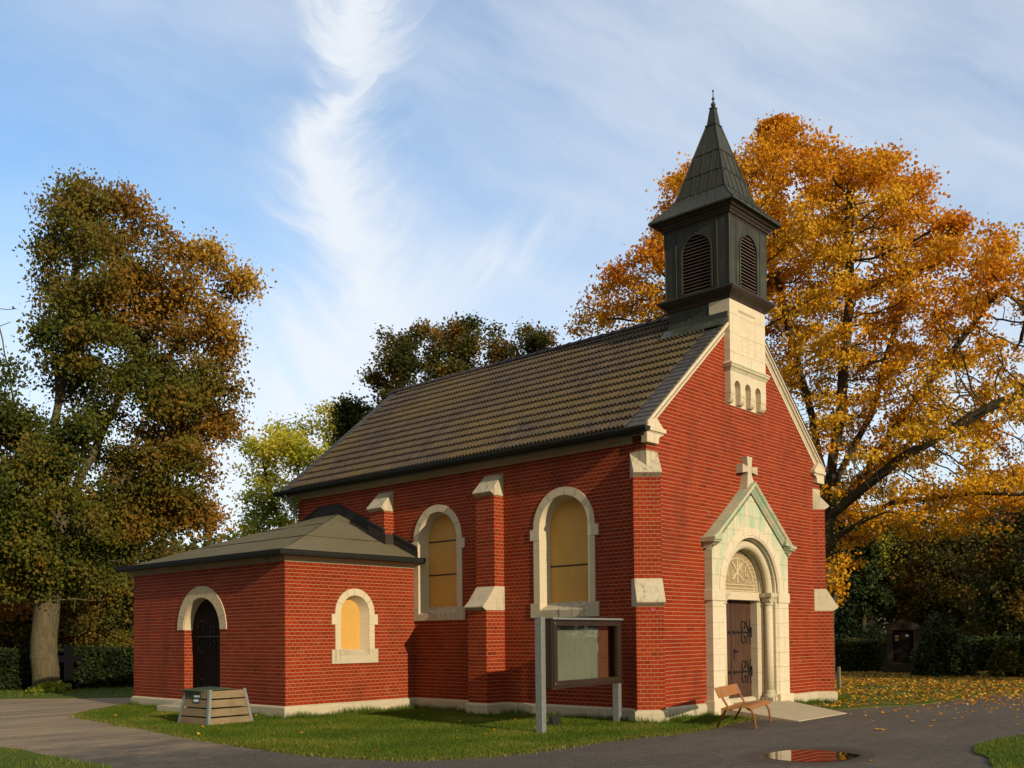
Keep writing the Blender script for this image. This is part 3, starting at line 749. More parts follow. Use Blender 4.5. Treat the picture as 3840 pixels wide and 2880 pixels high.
def scroll(m, P, base, sx, sz, d, sc_, r=.014):
    """ornamental C-scrolls growing from a hinge strap; sx,sz = direction of growth"""
    pts = []
    for i in range(26):
        t = i / 25
        ang = -.2 + 4.6 * t; rad = sc_ * (.52 - .40 * t)
        pts.append((base[0] + sx * (sc_ * .55 - rad * math.cos(ang)), base[1] + sz * (sc_ * .62 + rad * math.sin(ang) * 1.05)))
    m.tube([P(a, b, d) for a, b in pts], [r * (1 - .45 * i / 25) for i in range(26)], 5)
    e = pts[-1]; m.tube([P(e[0] - .03 * sx, e[1], d - .004), P(e[0] + .03 * sx, e[1], d - .004)], .022, 6)
    q = [(base[0], base[1]), (base[0] - sx * .05, base[1] + sz * sc_ * .5), (base[0] - sx * .02, base[1] + sz * sc_ * .95), (base[0] - sx * .08, base[1] + sz * sc_ * 1.15)]
    m.tube([P(a, b, d) for a, b in q], [r, r, r * .8, r * .5], 5)
for z in (.10, 1.42):
    m = MB(); m.tube([PA(DC + .77, z, .215), PA(DC - .45, z, .215)], .022, 6)
    for szn in (1, -1): scroll(m, PA, (DC + .50, z), -1, szn, .215, .36, .018); scroll(m, PA, (DC - .05, z), -1, szn, .215, .22, .014)
    m.build('hinge', M_plain_cache('dark_iron', (.022, .019, .017), .45, metal=.4), dd, weld=False)
m = MB(); m.box(XA - .62, XA + .1, DC - .85, DC + .85, -.30, -.10)
m.box(XA - .30, XA + .25, DC - .774, DC + .774, -.12, -.04); m.build('doorstep', STX, ch, bevel=.01)

# ================================================================== PORTAL
PX = 3.58; YF = -.167
Pp = lambda s, z, d: (PX + s, d, z)
n_ = 36; ZS = 2.25
m = MB()
out_l = [(1.60, -.3), (1.60, 3.05), (0, 4.27), (-1.60, 3.05), (-1.60, -.3)]
inn = arch(0, 1.165, -.3, ZS, n=n_)
loops = [Vector((a, b, 0)) for a, b in out_l + inn[::-1]]
m.faces([Pp(v.x, v.y, YF) for v in loops], geometry.tessellate_polygon([loops]))
m.strip([Pp(a, b, YF) for a, b in out_l], [Pp(a, b, .1) for a, b in out_l])
steps = [(1.165, YF), (1.105, YF + .06), (1.105, .10), (.94, .10), (.94, .125), (.90, .15), (.90, .30)]
for (ra, da), (rb, db) in zip(steps, steps[1:]):
    m.strip([Pp(a, b, da) for a, b in arch(0, ra, -.3, ZS, n=n_)], [Pp(a, b, db) for a, b in arch(0, rb, -.3, ZS, n=n_)], False, False)
po = m.build('portal', STP, ch, label='pale limestone portal with green-stained gable', weld=True, recalc=False)
# raised voussoir band and roll on the arris
m = MB()
for ra, rb, d0, d1 in ((1.34, 1.175, YF - .010, YF),):
    O = arch(0, ra, ZS, ZS, n=n_)[1:-1]; I = arch(0, rb, ZS, ZS, n=n_)[1:-1]
    m.strip([Pp(a, b, d0) for a, b in O], [Pp(a, b, d0) for a, b in I]); m.strip([Pp(a, b, d0) for a, b in O], [Pp(a, b, d1 + .01) for a, b in O])
m.tube([Pp(a, b, YF + .01) for a, b in arch(0, 1.145, ZS, ZS, n=n_)[1:-1]], .026, 8)
m.mi = 1
for th in (.25, .68, 1.02, 1.30, 1.57, 1.86, 2.25, 2.62, 2.92):
    c_, s_ = math.cos(th), math.sin(th); dx, dz = -s_ * .004, c_ * .004
    q = [(1.175 * c_ - dx, ZS + 1.175 * s_ - dz), (1.338 * c_ - dx, ZS + 1.338 * s_ - dz), (1.338 * c_ + dx, ZS + 1.338 * s_ + dz), (1.175 * c_ + dx, ZS + 1.175 * s_ + dz)]
    m.hexa([Pp(a, b, YF - .0112) for a, b in q], [Pp(a, b, YF) for a, b in q])
m.build('archivolt', [M_stone('limestone_archivolt', streak=.12, col=(.60, .53, .385)), M_plain_cache('stone_joint', (.20, .17, .12), .9)], po, weld=False)
# imposts, base blocks
SBL = M_stone('limestone_blocks', streak=.25, col=(.58, .51, .37))
for sg in (-1, 1):
    a, b = sorted((sg * 1.125, sg * 1.635)); m = MB(); m.box(PX + a, PX + b, YF - .022, .02, 2.03, 2.245); m.build('impost', SBL, po, bevel=.012)
    a, b = sorted((sg * 1.06, sg * 1.68)); m = MB(); m.box(PX + a, PX + b, YF - .06, .02, -.32, .045); m.build('base_block', SBL, po, bevel=.012)
# columns and their rolled arch
for sg in (-1, 1):
    cx, cy = PX + sg * .985, -.005
    m = MB(); m.lathe([(.096, .13), (.093, 1.1), (.089, 1.98)], (cx, cy), 20)
    cl = m.build('column', M_stone('limestone_shaft', joints=None, streak=.15, col=(.58, .51, .37)), po)
    m = MB(); m.lathe([(.092, 1.975), (.112, 1.985), (.114, 2.005), (.096, 2.02), (.100, 2.04), (.118, 2.10), (.128, 2.135)], (cx, cy), 16)
    m.box(cx - .132, cx + .132, cy - .132, cy + .12, 2.135, 2.16); m.box(cx - .148, cx + .148, cy - .148, cy + .12, 2.16, 2.245)
    for k_ in range(4):
        t = math.pi * (k_ * .5 + .25); m.lathe([(.016, 2.03), (.042, 2.06), (.046, 2.11), (.024, 2.137)], (cx + .095 * math.cos(t), cy + .095 * math.sin(t)), 8)
    m.build('capital', STD, cl, weld=False)
    m = MB(); m.box(cx - .15, cx + .15, cy - .15, cy + .11, -.32, -.02); m.lathe([(.145, -.02), (.148, .02), (.135, .05), (.112, .065), (.118, .09), (.122, .105), (.105, .125), (.097, .14)], (cx, cy), 20)
    m.build('base', STD, cl, weld=False)
m = MB(); m.tube([Pp(a, b, .0) for a, b in arch(0, .985, ZS - .01, ZS, n=n_)[0:]], .088, 14)
m.build('roll_moulding', M_stone('limestone_roll', streak=.3, col=(.52, .46, .33)), po)
# inner order: jambs, lintel, tympanum
JY = .14
m = MB()
for sg in (-1, 1):
    a, b = sorted((sg * .865, sg * 1.0)); 
    pts = [(sg * .835, .42), (sg * .835, JY + .05), (sg * .885, JY), (sg * 1.02, JY), (sg * 1.02, .42)]
    m.hexa([Pp(s, -.3, d) for s, d in pts], [Pp(s, 2.06, d) for s, d in pts])
m.box(PX - 1.0, PX + 1.0, JY - .004, .42, 2.085, 2.255)
for sg in (-1, 1):
    m.prism([(sg * .86, 2.09), (sg * .80, 2.085), (sg * .84, 2.065), (sg * .86, 2.03)], Pp, JY, .4)
m.build('door_surround', M_stone('limestone_inner', joints=(1.9, .52), streak=.22, col=(.55, .48, .34)), po)
m = MB(); m.prism(arch(0, .91, ZS - .01, ZS, n=n_), Pp, .195, .26)
ty = m.build('tympanum', M_stone('limestone_carved', joints=None, streak=.3, col=(.30, .235, .135)), po)
# carving in low relief: border bands, cross, chi-rho with rays, hanging pendants
m = MB(); TD = .190
def stroke(pts, r=.016, d=TD, n=5): m.tube([Pp(a, b, d) for a, b in pts], r, n)
for r_, t_ in ((.845, .018), (.70, .018)): stroke([(a, b) for a, b in arch(0, r_, 2.40, 2.27, n=30)][1:-1], t_)
stroke([(-.86, 2.405), (.86, 2.405)], .016); stroke([(-.86, 2.275), (.86, 2.275)], .014)
for k_ in range(44):                                       # foliage scroll in the border
    th = math.pi * (k_ + .5) / 44; r_ = .778 + .035 * (1 if k_ % 2 else -1); c_ = (r_ * math.cos(th), 2.27 + r_ * math.sin(th))
    if c_[1] > 2.42: stroke([(c_[0] - .028, c_[1] - .012), (c_[0], c_[1] + .018), (c_[0] + .028, c_[1] - .010)], .012, TD + .002, 4)
for k_ in range(30):
    x = -.83 + 1.66 * (k_ + .5) / 30; stroke([(x - .02, 2.315), (x, 2.365 - .03 * (k_ % 2)), (x + .022, 2.31 + .03 * (k_ % 2))], .011, TD + .002, 4)
stroke([(-.22, 2.50), (.0, 2.68), (.24, 2.89)], .024); stroke([(.24, 2.50), (.0, 2.68), (-.24, 2.89)], .024)
stroke([(0, 2.44), (0, 2.68), (0, 2.97)], .026)
stroke([(0, 2.96), (.07, 2.965), (.105, 2.92), (.10, 2.85), (.05, 2.80), (.02, 2.80)], .018)
for k_ in range(24):
    th = 2 * math.pi * k_ / 24
    if abs(math.sin(th * 2)) < .995 and abs(math.cos(th)) > .45: stroke([(.13 * math.cos(th), 2.68 + .11 * math.sin(th)), (.25 * math.cos(th), 2.68 + .19 * math.sin(th))], .010)
for sg in (-1, 1):
    x = sg * .44
    stroke([(x, 2.84), (x, 2.95)], .014); stroke([(x - .05, 2.905), (x + .05, 2.905)], .014)
    if sg < 0: stroke([(x - .09, 2.54), (x, 2.82), (x + .09, 2.54)], .017); stroke([(x - .06, 2.64), (x, 2.60), (x + .06, 2.64)], .012)
    else: stroke([(x - .06, 2.82), (x - .12, 2.70), (x - .09, 2.58), (x - .03, 2.57), (x, 2.64), (x, 2.75), (x, 2.64), (x + .03, 2.57), (x + .09, 2.58), (x + .12, 2.70), (x + .06, 2.82)], .017)
    stroke([(x - .14, 2.50), (x - .06, 2.48), (x, 2.51), (x + .07, 2.48), (x + .14, 2.50)], .010)
    for k_ in range(5): stroke([(sg * (.30 + .09 * k_), 2.44), (sg * (.33 + .09 * k_), 2.47)], .012, TD, 4)
m.build('relief', M_stone('limestone_relief', joints=None, streak=.1, col=(.54, .45, .285)), ty, weld=False)
# pediment copings with kneelers
for sg in (-1, 1):
    m = MB(); slope = (4.54 - 3.25) / 1.70
    zt = lambda s: 4.54 - slope * abs(s)
    prof = [(.03, 0), (-.285, 0), (-.29, -.05), (-.275, -.062), (-.275, -.085), (-.245, -.10), (-.215, -.15), (-.185, -.185), (YF - .004, -.21), (.03, -.21)]
    A_ = [Pp(0, zt(0) + h, d) for d, h in prof]; B_ = [Pp(sg * 1.66, zt(1.66) + h, d) for d, h in prof]
    m.strip(A_, B_, True); m.poly(A_); m.poly(B_)
    m.build('pediment_coping', STG, po, bevel=0)
    m = MB()
    a, b = sorted((sg * 1.45, sg * 1.735)); 
    m.box(PX + a, PX + b, -.325, .02, 3.225, 3.285); m.box(PX + a, PX + b - (.0 if sg < 0 else .03) , -.30, .02, 3.19, 3.226)
    m.hexa([Pp(sg * 1.45, 3.13, -.19), Pp(sg * 1.64, 3.13, -.19), Pp(sg * 1.64, 3.13, .02), Pp(sg * 1.45, 3.13, .02)], [Pp(sg * 1.45, 3.192, -.275), Pp(sg * 1.70, 3.192, -.275), Pp(sg * 1.70, 3.192, .02), Pp(sg * 1.45, 3.192, .02)])
    m.prism([(sg * 1.70, 3.284), (sg * 1.35, 3.284), (sg * 1.35, zt(1.35) - .02)], Pp, -.27, .02)
    m.build('pediment_kneeler', M_stone('limestone_kneeler_portal', streak=.5, col=(.42, .36, .25), green=(2.4, 4.6)), po, bevel=.006)
# stone cross on the pediment
m = MB()
m.hexa([Pp(-.19, 4.40, -.19), Pp(.19, 4.40, -.19), Pp(.19, 4.40, .01), Pp(-.19, 4.40, .01)], [Pp(-.085, 4.70, -.15), Pp(.085, 4.70, -.15), Pp(.085, 4.70, -.005), Pp(-.085, 4.70, -.005)])
m.prism([(-.085, 4.69), (.085, 4.69), (.082, 4.90), (.112, 5.085), (-.112, 5.085), (-.082, 4.90)], Pp, -.150, -.005)
for sg in (-1, 1):
    m.prism([(sg * .07, 4.765), (sg * .312, 4.725), (sg * .312, 4.905), (sg * .07, 4.865)], Pp, -.158, .0)
cr = m.build('cross', STD, po, weld=False)
for sg in (-1, 1):
    m = MB()
    for k_ in (-1.5, -.5, .5, 1.5): m.tube([Pp(sg * .09, 4.815 + k_ * .022, -.158), Pp(sg * .30, 4.815 + k_ * .044, -.158)], .009, 5)
    m.build('ray_carving', STW, cr, weld=False)

# entrance door
m = MB(); DY = .35
for a, b in ((-.835, -.003), (.003, .835)):
    k_ = 5
    for i in range(k_):
        x0 = a + (b - a) * i / k_; x1 = a + (b - a) * (i + 1) / k_
        m.box(PX + x0 + .0015, PX + x1 - .0015, DY, DY + .05, -.10, 2.09)
    m.box(PX + a, PX + b, DY + .012, DY + .06, -.10, 2.09)
for sg in (0,):
    m.box(PX - .022, PX + .022, DY - .014, DY + .02, -.08, 2.085)
dr = m.build('entrance_door', DOORW, ch, weld=False, label='brown plank double door with scrolled iron hinges')
PD = lambda s, z, d: (PX + s, d, z)
for sg in (-1, 1):
    for z in (.55, 1.40):
        m = MB(); m.tube([PD(sg * .84, z, DY - .012), PD(sg * .08, z, DY - .012)], .017, 6)
        m.lathe([(.03, z - .03), (.032, z), (.03, z + .03)], (PX + sg * .09, DY - .012), 8)
        m.lathe([(.022, z - .11), (.024, z), (.022, z + .11)], (PX + sg * .845, DY - .012), 8)
        m.lathe([(.026, z - .02), (.026, z + .02)], (PX + sg * .40, DY - .012), 8)
        for szn in (1, -1):
            pts = []
            for i in range(30):
                t = i / 29; ang = -1.2 + 5.3 * t; rad = .135 * (1 - .62 * t)
                pts.append((sg * (.50 + .02 * t - rad * math.cos(ang) * .8), z + szn * (.145 + rad * math.sin(ang))))
            m.tube([PD(a, b, DY - .012) for a, b in pts], [.013 - .006 * i / 29 for i in range(30)], 5)
            m.tube([PD(sg * .80, z, DY - .012), PD(sg * .765, z + szn * .10, DY - .012), PD(sg * .775, z + szn * .20, DY - .012), PD(sg * .815, z + szn * .265, DY - .012)], [.016, .014, .012, .007], 5)
            m.tube([PD(sg * .74, z + szn * .02, DY - .012), PD(sg * .66, z + szn * .12, DY - .012), PD(sg * .62, z + szn * .22, DY - .012), PD(sg * .68, z + szn * .26, DY - .012)], [.013, .012, .010, .006], 5)
            e = pts[-1]; m.tube([PD(e[0] - .02, e[1], DY - .014), PD(e[0] + .02, e[1], DY - .014)], .02, 6)
        m.build('hinge', IRON, dr, weld=False)
m = MB(); m.tube([PD(.10, 1.0, DY - .05), PD(.23, .985, DY - .05)], .011, 6); m.tube([PD(.10, 1.0, DY - .05), PD(.10, 1.0, DY)], .012, 6); m.box(PX + .08, PX + .12, DY - .008, DY, .80, 1.06)
m.build('door_handle', IRON, dr, weld=False)
m = MB(); m.box(PX - .9, PX + .9, -.02, .5, -.32, -.085); m.build('threshold', STX, po, bevel=.01)

# ================================================================== STONE CORBEL BLOCK under the belfry
cx0, cx1, cy = 2.87, 4.37, -.136
m = MB()
fr_o = [(cx0, 6.98), (cx1, 6.98), (cx1, 8.30), (cx0, 8.30)]; pn = [(3.23, 7.22), (3.98, 7.22), (3.98, 8.13), (3.23, 8.13)]; pi = [(3.265, 7.255), (3.945, 7.255), (3.945, 8.095), (3.265, 8.095)]
Q = lambda a, b, d=cy: (a, d, b)
m.strip([Q(*p) for p in fr_o], [Q(*p) for p in pn], True); m.strip([Q(*p) for p in pn], [Q(*p, cy + .03) for p in pi], True); m.poly([Q(*p, cy + .03) for p in pi])
m.strip([Q(*p) for p in fr_o], [Q(*p, .345) for p in fr_o], True); m.poly([Q(*p, .345) for p in fr_o][::-1])
cb = m.build('belfry_base', STC, ch, recalc=False, label='pale carved stone block carrying the belfry')
m = MB()
ring = lambda o, z: [(cx0 - o, cy - o, z), (cx1 + o, cy - o, z), (cx1 + o, .0, z), (cx0 - o, .0, z)]
lv = [(0, 6.79), (.012, 6.81), (.03, 6.85), (.06, 6.875), (.06, 6.915), (.075, 6.918), (.075, 6.945), (.0, 7.0)]
for (o0, z0), (o1, z1) in zip(lv, lv[1:]): m.strip(ring(o0, z0), ring(o1, z1), True)
m.build('string_course', M_stone('limestone_string', streak=.45, col=(.52, .48, .33)), cb)
m = MB()
NC = [3.15, 3.585, 4.02]; nh = .122
edges = [cx0] + [e for c_ in NC for e in (c_ - nh, c_ + nh)] + [cx1]
outl = [(cx0, 6.80), (cx0, 6.34)]
loop = [(cx0, 6.80), (cx0, 6.33), (NC[0] - nh, 6.33)]
for i, c_ in enumerate(NC):
    loop += [(c_ + nh * math.cos(t), 6.50 + nh * math.sin(t)) for t in np.linspace(math.pi, 0, 11)]
    loop += [(c_ + nh, 6.33)] + ([(NC[i + 1] - nh, 6.33)] if i < 2 else [(cx1, 6.33)])
loop += [(cx1, 6.80)]
V3 = [Vector((a, b, 0)) for a, b in loop]
m.faces([Q(v.x, v.y) for v in V3], geometry.tessellate_polygon([V3])); m.strip([Q(a, b) for a, b in loop], [Q(a, b, .02) for a, b in loop], True)
m.poly([Q(cx0, 6.12, -.012), Q(cx1, 6.12, -.012), Q(cx1, 6.8, -.012), Q(cx0, 6.8, -.012)])
co_ = m.build('corbel_table', M_stone('limestone_corbels', joints=None, streak=.22, col=(.58, .51, .37)), cb, recalc=False)
for a, b in zip(edges[::2], edges[1::2]):
    m = MB()
    pr = [(0.0, 6.335), (cy, 6.335), (cy, 6.30), (cy + .012, 6.292), (cy + .012, 6.27), (cy, 6.262)] + [(cy + .13 - .13 * math.cos(t) , 6.262 - .13 * math.sin(t)) for t in np.linspace(.1, math.pi / 2, 7)] + [(0.0, 6.132)]
    m.hexa([(a, d, z) for d, z in pr], [(b, d, z) for d, z in pr]); m.build('corbel', M_stone_cache('limestone_corbel', (.58, .51, .37)) if False else STW, co_)

# ================================================================== BELFRY
BX, BY = 3.62, .61
def sq(h, z): return [(BX - h, BY - h, z), (BX + h, BY - h, z), (BX + h, BY + h, z), (BX - h, BY + h, z)]
m = MB()
# lower cladding from the roof up to the cornice (behind the stone block)
h0 = .735
m.hexa([(BX - h0, .34, 7.0), (BX + h0, .34, 7.0), (BX + h0, 1.345, 7.0), (BX - h0, 1.345, 7.0)], [(BX - h0, .34, 8.31), (BX + h0, .34, 8.31), (BX + h0, 1.345, 8.31), (BX - h0, 1.345, 8.31)])
# shaft with louvre openings on each side
hb, ht, zb, zt_ = .775, .79, 8.50, 10.12
LH, LZ0, LZS = .348, 8.60, 9.44
faces_ = [((0, -1), (1, 0)), ((-1, 0), (0, -1)), ((1, 0), (0, 1)), ((0, 1), (-1, 0))]
for nn, tt in faces_:
    hz_ = lambda z: hb + (ht - hb) * (z - zb) / (zt_ - zb)
    PB = lambda s, z, d=0.: (BX + nn[0] * (hz_(z) - d) + tt[0] * s, BY + nn[1] * (hz_(z) - d) + tt[1] * s, z)
    wall_poly(m, [(-hb, zb), (hb, zb), (ht, zt_), (-ht, zt_)], [arch(0, LH, LZ0, LZS, n=16)], PB)
    for s in (-.50, .50) if True else ():
        m.tube([PB(s, zb, -.006), PB(s, zt_, -.006)], .011, 4)
    m.tube([PB(0, LZS + LH, -.006), PB(0, zt_, -.006)], .010, 4)
    a_ = arch(0, LH, LZ0, LZS, n=16); b_ = arch(0, LH + .035, LZ0, LZS, n=16)
    m.strip([PB(x, z, -.022) for x, z in a_], [PB(x, z, -.022) for x, z in b_]); m.strip([PB(x, z, -.022) for x, z in b_], [PB(x, z, .005) for x, z in b_]); m.strip([PB(x, z, -.022) for x, z in a_], [PB(x, z, .10) for x, z in a_])
m.tube([(BX - h0 - .004, .86, 7.8), (BX - h0 - .004, .86, 8.3)], .010, 4); m.tube([(BX - h0 - .004, .36, 7.8), (BX - h0 - .004, .36, 8.3)], .010, 4)
for sx in (-1, 1):
    for sy in (-1, 1): m.tube([(BX + sx * hb, BY + sy * hb, zb), (BX + sx * ht, BY + sy * ht, zt_)], .014, 5)
bf = m.build('belfry', COP, ch, weld=False, label='square dark copper belfry with a pointed roof')
m = MB(); m.hexa(sq(.60, 8.52), sq(.60, 10.1)); m.build('dark_inside', BLACK, bf)  # solid black block: the darkness behind the louvres put into its colour
for nn, tt in faces_:
    hz_ = lambda z: hb + (ht - hb) * (z - zb) / (zt_ - zb)
    PB = lambda s, z, d=0.: (BX + nn[0] * (hz_(z) - d) + tt[0] * s, BY + nn[1] * (hz_(z) - d) + tt[1] * s, z)
    m = MB(); k_ = 17
    for i in range(k_):
        z = LZ0 + .01 + (LZS + LH - LZ0 - .05) * i / (k_ - 1)
        hw = LH if z < LZS else math.sqrt(max(.004, LH ** 2 - (z - LZS) ** 2))
        hw -= .002
        m.hexa([PB(-hw, z - .020, .012), PB(hw, z - .020, .012), PB(hw, z + .030, .085), PB(-hw, z + .030, .085)], [PB(-hw, z - .002, .008), PB(hw, z - .002, .008), PB(hw, z + .048, .085), PB(-hw, z + .048, .085)])
    m.build('louvre', LOUV, bf, weld=False)
for nm, lv in (('lower_cornice', [(.735, 8.285), (.745, 8.285), (.76, 8.30), (.78, 8.34), (.83, 8.39), (.875, 8.43), (.885, 8.45), (.905, 8.455), (.915, 8.48), (.93, 8.485), (.93, 8.515), (.775, 8.56)]),
               ('upper_cornice', [(.785, 10.02), (.80, 10.02), (.80, 10.05), (.83, 10.055), (.845, 10.09), (.88, 10.12), (.885, 10.145), (.92, 10.155), (.965, 10.20), (.98, 10.215), (1.0, 10.22)])):
    m = MB()
    for (ha, za), (hb_, zb_) in zip(lv, lv[1:]): m.strip(sq(ha, za), sq(hb_, zb_), True)
    m.build(nm, COPB, bf)
# bell-cast pyramid roof with standing seams
m = MB()
prof = [(1.035, 10.215), (1.037, 10.25), (.82, 10.475), (.70, 10.615), (.605, 10.76), (.12, 12.40), (.135, 12.405), (.135, 12.43), (.105, 12.45), (.058, 12.80), (.066, 12.805), (.066, 12.83), (.0, 12.84)]
for (ha, za), (hb_, zb_) in zip(prof, prof[1:]): m.strip(sq(ha, za), sq(hb_, zb_), True)
m.poly(sq(1.035, 10.215)[::-1])
def pr_h(z):
    for (ha, za), (hb_, zb_) in zip(prof[1:], prof[2:]):
        if za <= z <= zb_: return ha + (hb_ - ha) * (z - za) / (zb_ - za)
    return .1
hips = [10.25, 10.475, 10.615, 10.76, 12.40]
for sx in (-1, 1):
    for sy in (-1, 1): m.tube([(BX + sx * pr_h(z), BY + sy * pr_h(z), z + .004) for z in hips], .014, 6)
for nn, tt in faces_:
    PR = lambda s, z: (BX + nn[0] * (pr_h(z) + .006) + tt[0] * s * pr_h(z), BY + nn[1] * (pr_h(z) + .006) + tt[1] * s * pr_h(z), z)
    for z in (10.76, 11.22, 11.72): m.tube([PR(-1, z), PR(1, z)], .010, 4)
    for (za, zb_, ss) in ((10.25, 10.76, (-.72, -.45, -.18, .10, .37, .64)), (10.76, 11.22, (-.70, -.36, .0, .34, .68)), (11.22, 11.72, (-.58, -.1, .38, .72)), (11.72, 12.40, ())):
        for s in ss:
            zz = [z for z in ([10.25, 10.475, 10.615, 10.76] if za < 10.3 else [za, zb_])]
            w_ = pr_h(za)
            m.tube([PR(s * (w_ / pr_h(z)) * (1 if za > 10.3 else pr_h(z) / w_), z) if za > 10.3 else PR(s, z) for z in zz], .009, 4)
sp_ = m.build('spire', COP, bf, weld=False)
m = MB(); m.lathe([(.034, 12.815), (.022, 12.845), (.036, 12.862), (.050, 12.885), (.054, 12.905), (.048, 12.93), (.030, 12.953), (.014, 12.966), (.014, 12.995), (.028, 13.012), (.035, 13.034), (.028, 13.056), (.011, 13.072), (.008, 13.180), (.019, 13.192), (.023, 13.21), (.014, 13.228)], (BX, BY), 14)
m.build('finial', M_copper('finial_metal', (.06, .055, .045), .3, .4), bf)
m = MB()
for x0, x1, sg in ((BX - h0, BX - h0 - .30, -1),):
    for ya, yb in ((-.11, 1.42),):
        m.hexa([(x0, ya, zr(x0) + .05), (x1, ya, zr(x1) + .095), (x1, yb, zr(x1) + .095), (x0, yb, zr(x0) + .05)], [(x0, ya, zr(x0) + .10), (x1, ya, zr(x1) + .11), (x1, yb, zr(x1) + .11), (x0, yb, zr(x0) + .10)])
        m.box(x0 - .02, x0 + .01, ya + .02, yb - .07, zr(x0) + .04, zr(x0) + .20)
m.build('flashing', COPF, bf)

# ================================================================== GROUND
def sheet(name, poly, z, mat, label=None, skirt=.0, res=None, kind='structure'):
    m = MB()
    V = [Vector((a, b, 0)) for a, b in poly]
    m.faces([(a, b, z) for a, b in poly], geometry.tessellate_polygon([V]))
    if skirt:
        m.strip([(a, b, z) for a, b in poly], [(a, b, z - skirt) for a, b in poly], True)
    o = m.build(name, mat, None, uv=False); o['kind'] = kind
    if label: o['label'] = label
    return o
def smooth_poly(pts, closed=True, sub=6, jit=.0, seed=1):
    """Catmull-Rom through the points, with small natural irregularity"""
    k = len(pts); out = []
    for i in range(k if closed else k - 1):
        p = [Vector(pts[(i + j - 1) % k] if closed else pts[min(max(i + j - 1, 0), k - 1)]) for j in range(4)]
        for s in range(sub):
            t = s / sub
            q = .5 * ((2 * p[1]) + (-p[0] + p[2]) * t + (2 * p[0] - 5 * p[1] + 4 * p[2] - p[3]) * t * t + (-p[0] + 3 * p[1] - 3 * p[2] + p[3]) * t ** 3)
            q = q + Vector((noise.noise((q.x * 2.1, q.y * 2.1, seed)), noise.noise((q.x * 2.1, q.y * 2.1, seed + 9)))) * jit
            out.append((q.x, q.y))
    return out
def M_ground(name, kind):
    m, nt, out = new_mat(name); n = NT(nt)
    co = n.add('TexCoord').outputs['Object']
    big = n.noise(co, .22, 5, .6); med = n.noise(co, 1.5, 5, .6); fine = n.noise(co, 30, 4, .7); grit = n.add('TexVoronoi', {'Scale': 70.}); nt.links.new(co, grit.inputs['Vector'])
    if kind == 'asphalt':
        sep = n.add('SeparateXYZ'); nt.links.new(co, sep.inputs[0])
        c = n.mix(n.ramp(big, [(.35, 0.), (.65, 1.)]), (.060, .051, .041), (.098, .081, .060))
        c = n.mix(n.math('MULTIPLY', n.ramp(med, [(.45, 0.), (.7, 1.)]), .5), c, (.050, .047, .043))
        # sandy, worn strip towards the far end of the path
        sand = n.ramp(n.math('ADD', n.math('MULTIPLY', sep.outputs['Y'], .09), n.math('MULTIPLY', med, .9)), [(.62, 0.), (1.05, 1.)])
        c = n.mix(n.math('MULTIPLY', sand, .75), c, (.36, .265, .155))
        strk = n.noise(n.mapping(co, (.35, 2.2, 1), rot=(0, 0, R(38))), 1.1, 5, .6)
        c = n.mix(n.math('MULTIPLY', n.ramp(strk, [(.42, 0.), (.66, 1.)]), .55), c, (.042, .038, .033))
        coarse = n.noise(co, 9., 5, .75)
        c = n.mix(n.math('MULTIPLY', n.ramp(coarse, [(.54, 0.), (.68, 1.)]), .45), c, (.17, .145, .11))
        c = n.mix(n.math('MULTIPLY', n.ramp(coarse, [(.30, 1.), (.44, 0.)]), .5), c, (.035, .031, .027))
        c = n.mix(n.math('MULTIPLY', n.ramp(grit.outputs['Color'], [(.72, 0.), (.92, 1.)]), .6), c, (.24, .21, .17))
        c = n.mix(n.math('MULTIPLY', n.ramp(fine, [(.5, 0.), (.75, 1.)]), .5), c, (.035, .033, .03))
        # damp rim of the puddle
        d = n.add('VectorMath', operation='DISTANCE'); mp = n.mapping(co, (.80, 1.15, 1), (0, 0, 0)); nt.links.new(mp, d.inputs[0]); d.inputs[1].default_value = (-2.62 * .80, -4.38 * 1.15, GZ)
        wet = n.ramp(n.math('ADD', d.outputs['Value'], n.math('MULTIPLY', n.math('SUBTRACT', med, .5), .5)), [(.66, 1.), (1.0, 0.)])
        c = n.mix(n.math('MULTIPLY', wet, .85), c, (.022, .020, .018))
        crv = n.add('TexVoronoi', {'Scale': .42}, feature='DISTANCE_TO_EDGE'); wv_ = n.add('VectorMath', operation='ADD'); nt.links.new(co, wv_.inputs[0])
        cc = n.add('TexNoise', {'Scale': 1.3, 'Detail': 5.}); nt.links.new(co, cc.inputs['Vector']); nt.links.new(cc.outputs['Color'], wv_.inputs[1]); nt.links.new(wv_.outputs[0], crv.inputs['Vector'])
        crk = n.math('MULTIPLY', n.ramp(crv.outputs['Distance'], [(.0, 1.), (.008, 0.)]), n.ramp(big, [(.48, 0.), (.6, .8)]))
        c = n.mix(crk, c, (.02, .018, .015))
        h = n.math('ADD', n.math('MULTIPLY', fine, .6), n.math('MULTIPLY', grit.outputs['Distance'], .6))
        rg = n.ramp(wet, [(0., .88), (1., .45)])
        n.bsdf(out, c, rg, n.bump(h, .35, .008), spec=.25)
    elif kind == 'lawn':
        c = n.mix(n.ramp(med, [(.35, 0.), (.65, 1.)]), (.052, .088, .010), (.088, .112, .016))
        c = n.mix(n.math('MULTIPLY', n.ramp(big, [(.5, 0.), (.68, 1.)]), .45), c, (.13, .11, .03))
        c = n.mix(n.math('MULTIPLY', n.ramp(fine, [(.45, 0.), (.7, 1.)]), .6), c, (.025, .035, .008))
        n.bsdf(out, c, .9, n.bump(fine, .8, .03), spec=.15)
    elif kind == 'earth':
        c = n.mix(n.ramp(med, [(.35, 0.), (.65, 1.)]), (.06, .055, .025), (.085, .06, .028))
        c = n.mix(n.ramp(fine, [(.5, 0.), (.7, .7)]), c, (.03, .028, .012))
        n.bsdf(out, c, .95, n.bump(fine, .8, .03), spec=.1)
    return m
